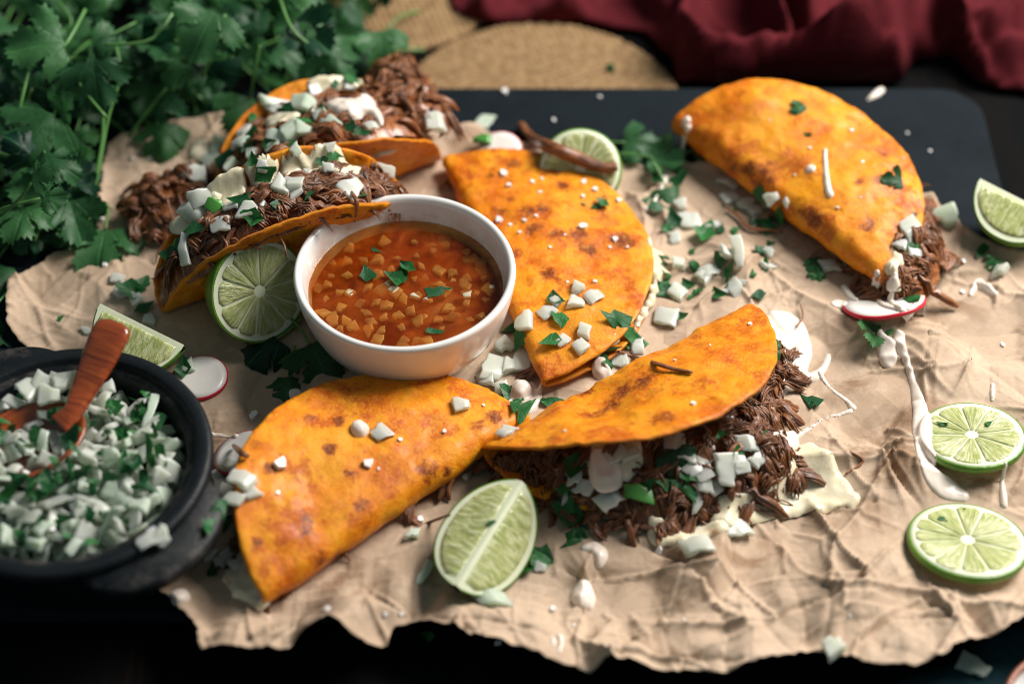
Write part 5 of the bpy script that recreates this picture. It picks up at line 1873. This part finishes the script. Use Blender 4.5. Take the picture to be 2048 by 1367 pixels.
for x, y, s, lab, gr in ((1274, 984, 1.25, 'bright green pepper piece on the spilled beef', None), (426, 408, 1.1, 'green pepper piece on the open taco behind the lime', None), (965, 283, .9, 'green pepper piece on paper right of the open tacos', None),
                         (873, 255, 1.2, 'green pepper piece at the beefy end of the rear taco', None), (880, 240, 1.0, 'green pepper rim on the slate side of the rear taco', None)):
    p, n = surf(x, y)
    ob('pepper_piece', random.choice(PEP), None, p + n * 0.18, frame((n + Vector((0, 0, .5))).normalized(), random.uniform(-0.3, 0.3)), label=lab, cat='pepper', scale=s)

# ---- crema
def crema(pts, label, z=None, group=None, thick=0.13, sp=0.07, dome=0.28, seed=0):
    """pts: outline pixels"""
    p, _ = surf(*np.mean(pts, 0))
    drape('crema_drop', px_poly(pts, p.z, seed, 0.03), thick, 'crema', None, None, sp, dome, seed, 0.15, ztop=p.z + 0.7, label=label, cat='crema', group=group)


def crema_dot(px, py, r, label, group=None, seed=0, thick=None, ry=None):
    p, _ = surf(px, py)
    drape('crema_drop', blob_poly(p, r, ry or r, 0.3, seed, 0.18), thick or r * 0.55, 'crema', None, None, max(0.05, r / 7), r, seed, 0.1, ztop=p.z + 0.6, label=label, cat='crema', group=group)


def crema_line(pts, label, group=None, thick=0.11, sp=0.06, seed=0):
    """pts: (px, py, half width in cm)"""
    C = np.array([list(surf(x, y)[0][:2]) + [w] for x, y, w in pts])
    C = smooth_path(C, len(pts) * 8)
    T = np.gradient(C[:, :2], axis=0); T /= np.linalg.norm(T, axis=1)[:, None] + 1e-9
    N = np.column_stack([-T[:, 1], T[:, 0]])
    W = np.maximum(C[:, 2], 0.035)[:, None]
    L = C[:, :2] + N * W; Rr = C[:, :2] - N * W
    cap = [tuple(C[-1, :2] + T[-1] * W[-1] * math.cos(a) + N[-1] * W[-1] * math.sin(a)) for a in (0.9, 0, -0.9)]
    cap0 = [tuple(C[0, :2] - T[0] * W[0] * math.cos(a) + N[0] * W[0] * math.sin(a)) for a in (-0.9, 0, 0.9)]
    poly = [tuple(p) for p in L] + cap + [tuple(p) for p in Rr[::-1]] + cap0
    drape('crema_streak', poly, thick, 'crema', None, None, sp, max(0.1, C[:, 2].max() * 0.8), seed, 0.12, label=label, cat='crema', group=group)


crema_line([(1797, 672, .26), (1803, 695, .2), (1815, 730, .14), (1828, 775, .17), (1840, 815, .3), (1846, 850, .42), (1848, 900, .36), (1862, 945, .42), (1892, 976, .5), (1925, 992, .3)], 'long crema streak running across the paper to the lime slices', thick=0.12)
crema([(1515, 650), (1560, 625), (1605, 645), (1625, 700), (1615, 740), (1640, 730), (1655, 700), (1662, 715), (1640, 755), (1600, 770), (1560, 800), (1545, 780), (1570, 740), (1530, 700)], 'big crema pool with strings beside the gaping taco', thick=0.16, sp=0.1, dome=.4)
crema_line([(1640, 745, .13), (1660, 775, .07), (1690, 798, .09), (1705, 815, .18)], 'crema string running down from the big crema pool', 'crema strings')
crema_line([(1700, 822, .12), (1660, 832, .06), (1620, 855, .08), (1590, 875, .16)], 'crema string curving back towards the spilled beef', 'crema strings')
crema([(1540, 880), (1585, 850), (1600, 880), (1570, 905), (1545, 905)], 'crema smear on the right of the spilled beef', thick=0.2)
crema([(1185, 905), (1235, 925), (1245, 960), (1205, 975), (1180, 950)], 'crema smear under the onion on the spilled beef', thick=0.2)
crema([(1165, 1083), (1195, 1078), (1215, 1095), (1212, 1118), (1195, 1128), (1185, 1105), (1160, 1098)], 'crema blob with a tail below the spilled beef')
crema_dot(1166, 1192, 0.52, 'round crema drop on the paper by the big lime wedge', None, 3, 0.3, 0.66)
crema_line([(1120, 1272, .16), (1118, 1290, .15), (1112, 1312, .05), (1108, 1335, .17)], 'thin crema drip near the front paper edge')
crema_dot(720, 858, 0.40, 'round crema drop on top of the closed taco', None, 5, 0.34)
crema_dot(360, 1190, 0.42, 'crema drop at the torn paper corner by the pot', None, 6, 0.25)
crema_dot(588, 792, 0.38, 'crema drop on paper behind the closed taco', None, 7, 0.3)
crema_dot(1041, 784, 0.5, 'crema drop on the onion heap by the bowl', None, 8, 0.4)
crema([(1010, 790), (1060, 760), (1085, 790), (1070, 820), (1040, 828), (990, 800)], 'crema smear below the onion heap by the bowl')
crema_dot(1203, 745, 0.45, 'crema drop by the fold of the gaping taco', None, 9, 0.4)
crema([(1752, 675), (1785, 690), (1795, 715), (1780, 728), (1760, 715)], 'crema blob on the cilantro below the radish slice')
crema_line([(1690, 575, .2), (1700, 590, .2), (1712, 600, .14)], 'crema drip at one side of the red-skinned radish', 'crema on the radish')
crema_line([(1745, 588, .14), (1768, 610, .16), (1795, 640, .2)], 'crema streak across the red-skinned radish', 'crema on the radish')
crema_line([(1780, 600, .14), (1810, 625, .16), (1842, 630, .16)], 'crema smear along the edge of the red-skinned radish', 'crema on the radish')
crema_dot(1678, 608, 0.36, 'pale crema spot on paper left of the radish', None, 12, 0.08)
crema_line([(1372, 240, .2), (1372, 258, .24), (1368, 278, .14)], 'crema drip on the tip of the plump taco')
crema_line([(1650, 300, .1), (1651, 335, .12), (1655, 372, .16), (1660, 390, .18)], 'crema streak down the middle of the plump taco')
crema_dot(1621, 338, 0.24, 'small crema spot on the plump taco', None, 14)
crema_line([(1735, 200, .06), (1750, 190, .2), (1762, 180, .2)], 'crema splash on the bare slate')
crema_line([(1985, 768, .1), (1985, 785, .12), (1984, 800, .08)], 'thin crema dash behind the nicked lime slice')
crema_line([(2003, 955, .07), (2006, 985, .14), (2008, 1010, .16)], 'thin crema dash between the two lime slices')
crema_line([(1940, 590, .12), (1955, 565, .2), (1965, 570, .2), (1990, 588, .16)], 'forked crema smear on paper below the slate lime wedge')
crema_line([(1335, 345, .2), (1325, 370, .16), (1310, 400, .12), (1292, 420, .14)], 'crema smear on the cilantro between two tacos')
crema_line([(425, 868, .1), (450, 873, .1), (472, 872, .13)], 'crema dash by the radish slice at the closed taco')
crema([(645, 210), (680, 195), (735, 175), (762, 215), (765, 250), (735, 230), (710, 245), (680, 240)], 'thick white crema dollop on the rear open taco', thick=0.35, sp=0.1, dome=.5)
crema_dot(1788, 560, 0.3, 'crema drop at the fold tip of the plump taco', None, 17)

# ---- salt flakes
def flake(seed):
    rg = np.random.default_rng(seed)
    n = 6
    P = [(0.14 * rg.uniform(.6, 1.2) * math.cos(a), 0.12 * rg.uniform(.6, 1.2) * math.sin(a)) for a in np.linspace(0, 6.28, n, endpoint=False)]
    V = [(x, y, 0.05) for x, y in P] + [(x * 1.1, y * 1.1, -0.05) for x, y in P]
    F = [tuple(range(n)), tuple(range(n, 2 * n))[::-1]] + [(k, n + k, n + (k + 1) % n, (k + 1) % n) for k in range(n)]
    return mesh('salt_flake', V, F, 'salt', False)


FL = [flake(i) for i in range(5)]


def salt(lst, label, group):
    for x, y, s in lst:
        p, n = surf(x, y)
        ob('salt_flake', random.choice(FL), None, p + n * 0.05 * s, frame(n, random.uniform(0, 6)), label=label, cat='salt', group=group, scale=s)


salt([(1006, 348, 1.5), (1018, 372, 1.2), (1064, 364, .9), (1084, 358, .7), (1168, 365, 1.1), (1190, 380, 1.2), (998, 440, 1.4), (1020, 450, .8), (1050, 441, .8), (1072, 432, .7), (1165, 453, 1.4), (1230, 480, 1.1), (1237, 402, 1.2), (1190, 564, .9), (1135, 565, .6), (1080, 385, .7), (1040, 465, .7), (1220, 495, .7), (1255, 495, .6), (1100, 495, .6), (1165, 393, .8), (1130, 470, .5), (1210, 350, .6)],
     'white salt grain on the charred flat taco', 'salt on the charred taco')
salt([(560, 927, 2.1), (737, 926, 1.7), (889, 862, .8), (757, 937, .5), (967, 811, .6), (800, 880, .9), (555, 985, .7)], 'salt flake on the closed taco', 'salt on the closed taco')
salt([(655, 1218, 1.3), (508, 832, 1.6), (930, 955, 1.2), (840, 1040, 1.4), (770, 1228, .8), (802, 1226, .8), (996, 1285, 1.0), (1106, 1218, 1.2), (1318, 1100, 1.2), (1367, 1238, .5), (1148, 1250, .6), (1700, 1230, .5)], 'salt flake on the front of the brown paper', 'salt on the paper')
salt([(265, 317, 1.0), (300, 318, .9), (210, 530, 1.0), (170, 512, .7), (205, 440, 1.2), (1925, 585, 1.0), (2005, 690, .8), (1690, 530, .7), (1927, 523, .7), (1330, 305, .8)], 'salt flake on the rear part of the brown paper', 'salt on the paper behind')
salt([(1010, 185, 1.4), (1108, 241, .8), (1200, 195, .7), (1815, 267, .6), (1860, 303, .7), (1540, 240, .4)], 'white crumb on the bare slate', 'crumbs on the slate')
salt([(1386, 808, 1.0), (1130, 862, .6), (1350, 720, .5), (1500, 648, .8), (1420, 690, .4)], 'salt flake on the gaping taco', 'salt on the gaping taco')
salt([(1703, 262, .8), (1725, 325, .7), (1620, 296, .7), (1675, 415, .6), (1722, 395, .5), (1590, 350, .5)], 'salt grain on the plump taco', 'salt on the plump taco')

# ---- lone beef strands
def lone(pts, rad, label, lift=0.08, mat='beef_red', group=None):
    P = []
    for x, y in pts:
        p, n = surf(x, y); P.append(np.array(p + Vector((0, 0, 1)) * lift))
    P = smooth_path(P, 18); c = P.mean(0)
    V, F, U = tube(P - c, rad * (0.5 + 0.5 * np.sin(np.linspace(0.25, 2.9, 18))), 7)
    ob('beef_strand', mesh('beef_strand', V, F, mat, uv=U), None, c, label=label, cat='beef', group=group)


lone([(1236, 706), (1270, 718), (1310, 730), (1350, 742), (1384, 748)], 0.1, 'thin beef strand lying across the gaping taco', 0.12)
lone([(1040, 258), (1060, 285), (1100, 305), (1150, 325), (1200, 345), (1235, 345)], 0.32, 'dark crisp beef strip along the rim of the charred taco', 0.35, 'beef')
lone([(1150, 320), (1190, 340), (1225, 352)], 0.2, 'short beef shred at the rim of the charred taco', 0.3, 'beef_red')
lone([(1455, 422), (1478, 440), (1500, 462), (1565, 468)], 0.09, 'thin beef strand on cilantro by the plump taco', 0.2)
lone([(828, 1058), (860, 1045), (900, 1030)], 0.07, 'thin dark beef strand pointing at the big lime wedge', 0.06, 'beef')
lone([(1700, 905), (1725, 925), (1690, 950)], 0.05, 'hair-thin beef thread at the cheese edge', 0.1)
lone([(1590, 660), (1605, 640), (1600, 615)], 0.05, 'curled beef thread behind the big crema pool', 0.2)
lone([(700, 385), (714, 410), (708, 448)], 0.1, 'beef shred hanging over the bowl rim with onion above', 0.15, group=None)
lone([(750, 370), (768, 390), (780, 428)], 0.1, 'beef shred dangling into the bowl nearer the charred taco', 0.15)
lone([(468, 895), (482, 908), (498, 918)], 0.14, 'beef scrap on the radish slice by the closed taco', 0.15, 'beef')

# ================================================================== WHAT IS IN THE POT
rg = np.random.default_rng(5)
P0 = np.array(POT)
low = Batch()
for layer, (cnt, z0, z1, rad) in enumerate(((75, 1.8, 2.3, 4.3), (105, 2.5, 3.1, 4.25), (110, 3.1, 3.75, 4.1))):
    pts = []
    tries = 0
    while len(pts) < cnt and tries < 6000:
        tries += 1
        a = rg.uniform(0, 2 * math.pi); r = rad * math.sqrt(rg.random())
        q = np.array([r * math.cos(a), r * math.sin(a)])
        mind = 0.55 if tries < 3000 else 0.4
        if all(np.hypot(*(q - k)) > mind for k in pts):
            pts.append(q)
    for q in pts:
        w = P0[:2] + q
        h = (1 - (np.hypot(*q) / 5.0) ** 2) * 0.75
        z = P0[2] + rg.uniform(z0, z1) + h * (0.6 if layer == 2 else 0.35) - 0.25
        # keep clear of the spoon
        dsp = np.hypot(w[0] - SB[0], w[1] - SB[1])
        if layer == 2 and dsp < 2.3 and z < SB[2] + 0.5:
            z = SB[2] + rg.uniform(-0.35, 0.25)
        shape = rg.choice(['cube', 'cube', 'slab', 'slab', 'stick'])
        m = Euler((rg.normal(0, 0.55), rg.normal(0, 0.55), rg.uniform(0, 6.28))).to_matrix()
        if layer < 2:
            me = ON['w'][shape][int(rg.integers(0, 4))]
            vs = np.array([tuple(m @ v.co) for v in me.vertices]) / S + np.array([w[0], w[1], z]) - P0
            low.add(vs, [tuple(p.vertices) for p in me.polygons])
            continue
        ob('onion_piece', ON['g' if rg.random() < 0.4 else 'w'][shape][int(rg.integers(0, 4))], None, (w[0], w[1], z), m, label={'cube': 'chunky onion dice', 'slab': 'thin curved onion flake', 'stick': 'long narrow onion stick'}[str(shape)] + ' mixed with cilantro in the iron pot', cat='onion', group='onion in the iron pot', scale=tuple(float(q_) for q_ in rg.uniform((0.75, 0.65, 0.5), (1.15, 1.1, 0.95))))
vs, fs, _ = low.get()
ob('chopped_onion', mesh('chopped_onion', vs, fs, 'onion_green'), None, P0, label='mass of chopped onion deep inside the iron pot', cat='onion', kind='stuff')
for k in range(120):
    a = rg.uniform(0, 2 * math.pi); r = 4.25 * math.sqrt(rg.random())
    w = P0[:2] + np.array([r * math.cos(a), r * math.sin(a)])
    z = P0[2] + rg.uniform(3.45, 4.15) + (1 - (r / 5.0) ** 2) * 0.45 - 0.2
    m = Euler((rg.normal(0, 0.7), rg.normal(0, 0.7), rg.uniform(0, 6.28))).to_matrix()
    j = int(rg.integers(0, 11))
    q_ = float(rg.uniform(0.5, 1.1))
    lb = 'small frilly cilantro leaf' if j >= 9 else 'tiny cilantro fleck' if q_ < 0.7 else 'broad cilantro flake' if q_ > 0.92 else 'chopped cilantro bit'
    ob('cilantro_piece', CHOP[j], None, (w[0], w[1], z), m, label=lb + ' mixed with onion inside the iron pot', cat='cilantro', group='cilantro in the iron pot', scale=CHOPS[j] * q_)
for x, y, s, sh in ((85, 770, 1.0, 'slab'), (98, 790, 1.0, 'cube'), (125, 765, 1.1, 'cube'), (55, 775, 1.0, 'slab'), (105, 760, .8, 'cube')):
    p = G(x, y, POT[2] + 4.35)
    ob('onion_piece', random.choice(ON['w'][sh]), None, p, Euler((random.uniform(-.4, .4), random.uniform(-.4, .4), random.uniform(0, 6))).to_matrix(), label='onion piece caught at the neck of the wooden spoon', cat='onion', group='onion on the spoon', scale=s)

# ================================================================== WHAT FLOATS IN THE BROTH
B0 = np.array(BOWL)
rg = np.random.default_rng(9)
pts = []
while len(pts) < 88:
    a = rg.uniform(0, 2 * math.pi); r = 3.85 * math.sqrt(rg.random())
    q = np.array([r * math.cos(a), r * math.sin(a)])
    if q[1] > 1.2 and rg.random() < 0.5:
        continue
    if all(np.hypot(*(q - k)) > 0.44 for k in pts[-80:]):
        pts.append(q)
for i, q in enumerate(pts):
    dep = rg.uniform(-0.1, -0.02) if (q[1] < 0.8 and rg.random() < 0.28) else rg.uniform(-0.34, -0.12)
    m = Euler((rg.normal(0, 0.22), rg.normal(0, 0.22), rg.uniform(0, 6.28))).to_matrix()
    me = ON['b'][rg.choice(['cube', 'cube', 'slab'])][int(rg.integers(0, 5))]
    ob('onion_piece', me, None, (B0[0] + q[0], B0[1] + q[1], B0[2] + BRZ + dep * 1.0 - 0.06), m, label='small onion piece floating in the red broth', cat='onion', group='onion in the broth', scale=float(rg.uniform(0.28, 0.68)))
for x, y, s in ((735, 548, 1.2), (800, 548, 1.3), (790, 560, 1.1), (875, 578, 1.2), (868, 660, .8), (815, 535, .9), (750, 500, .6)):
    p = G(x, y, B0[2] + BRZ + 0.05)
    j = random.randrange(9)
    ob('cilantro_piece', CHOP[j], None, p, Euler((random.uniform(-.2, .2), random.uniform(-.2, .2), random.uniform(0, 6))).to_matrix(), label='dark cilantro piece floating in the red broth', cat='cilantro', group='cilantro in the broth', scale=CHOPS[j] * s)
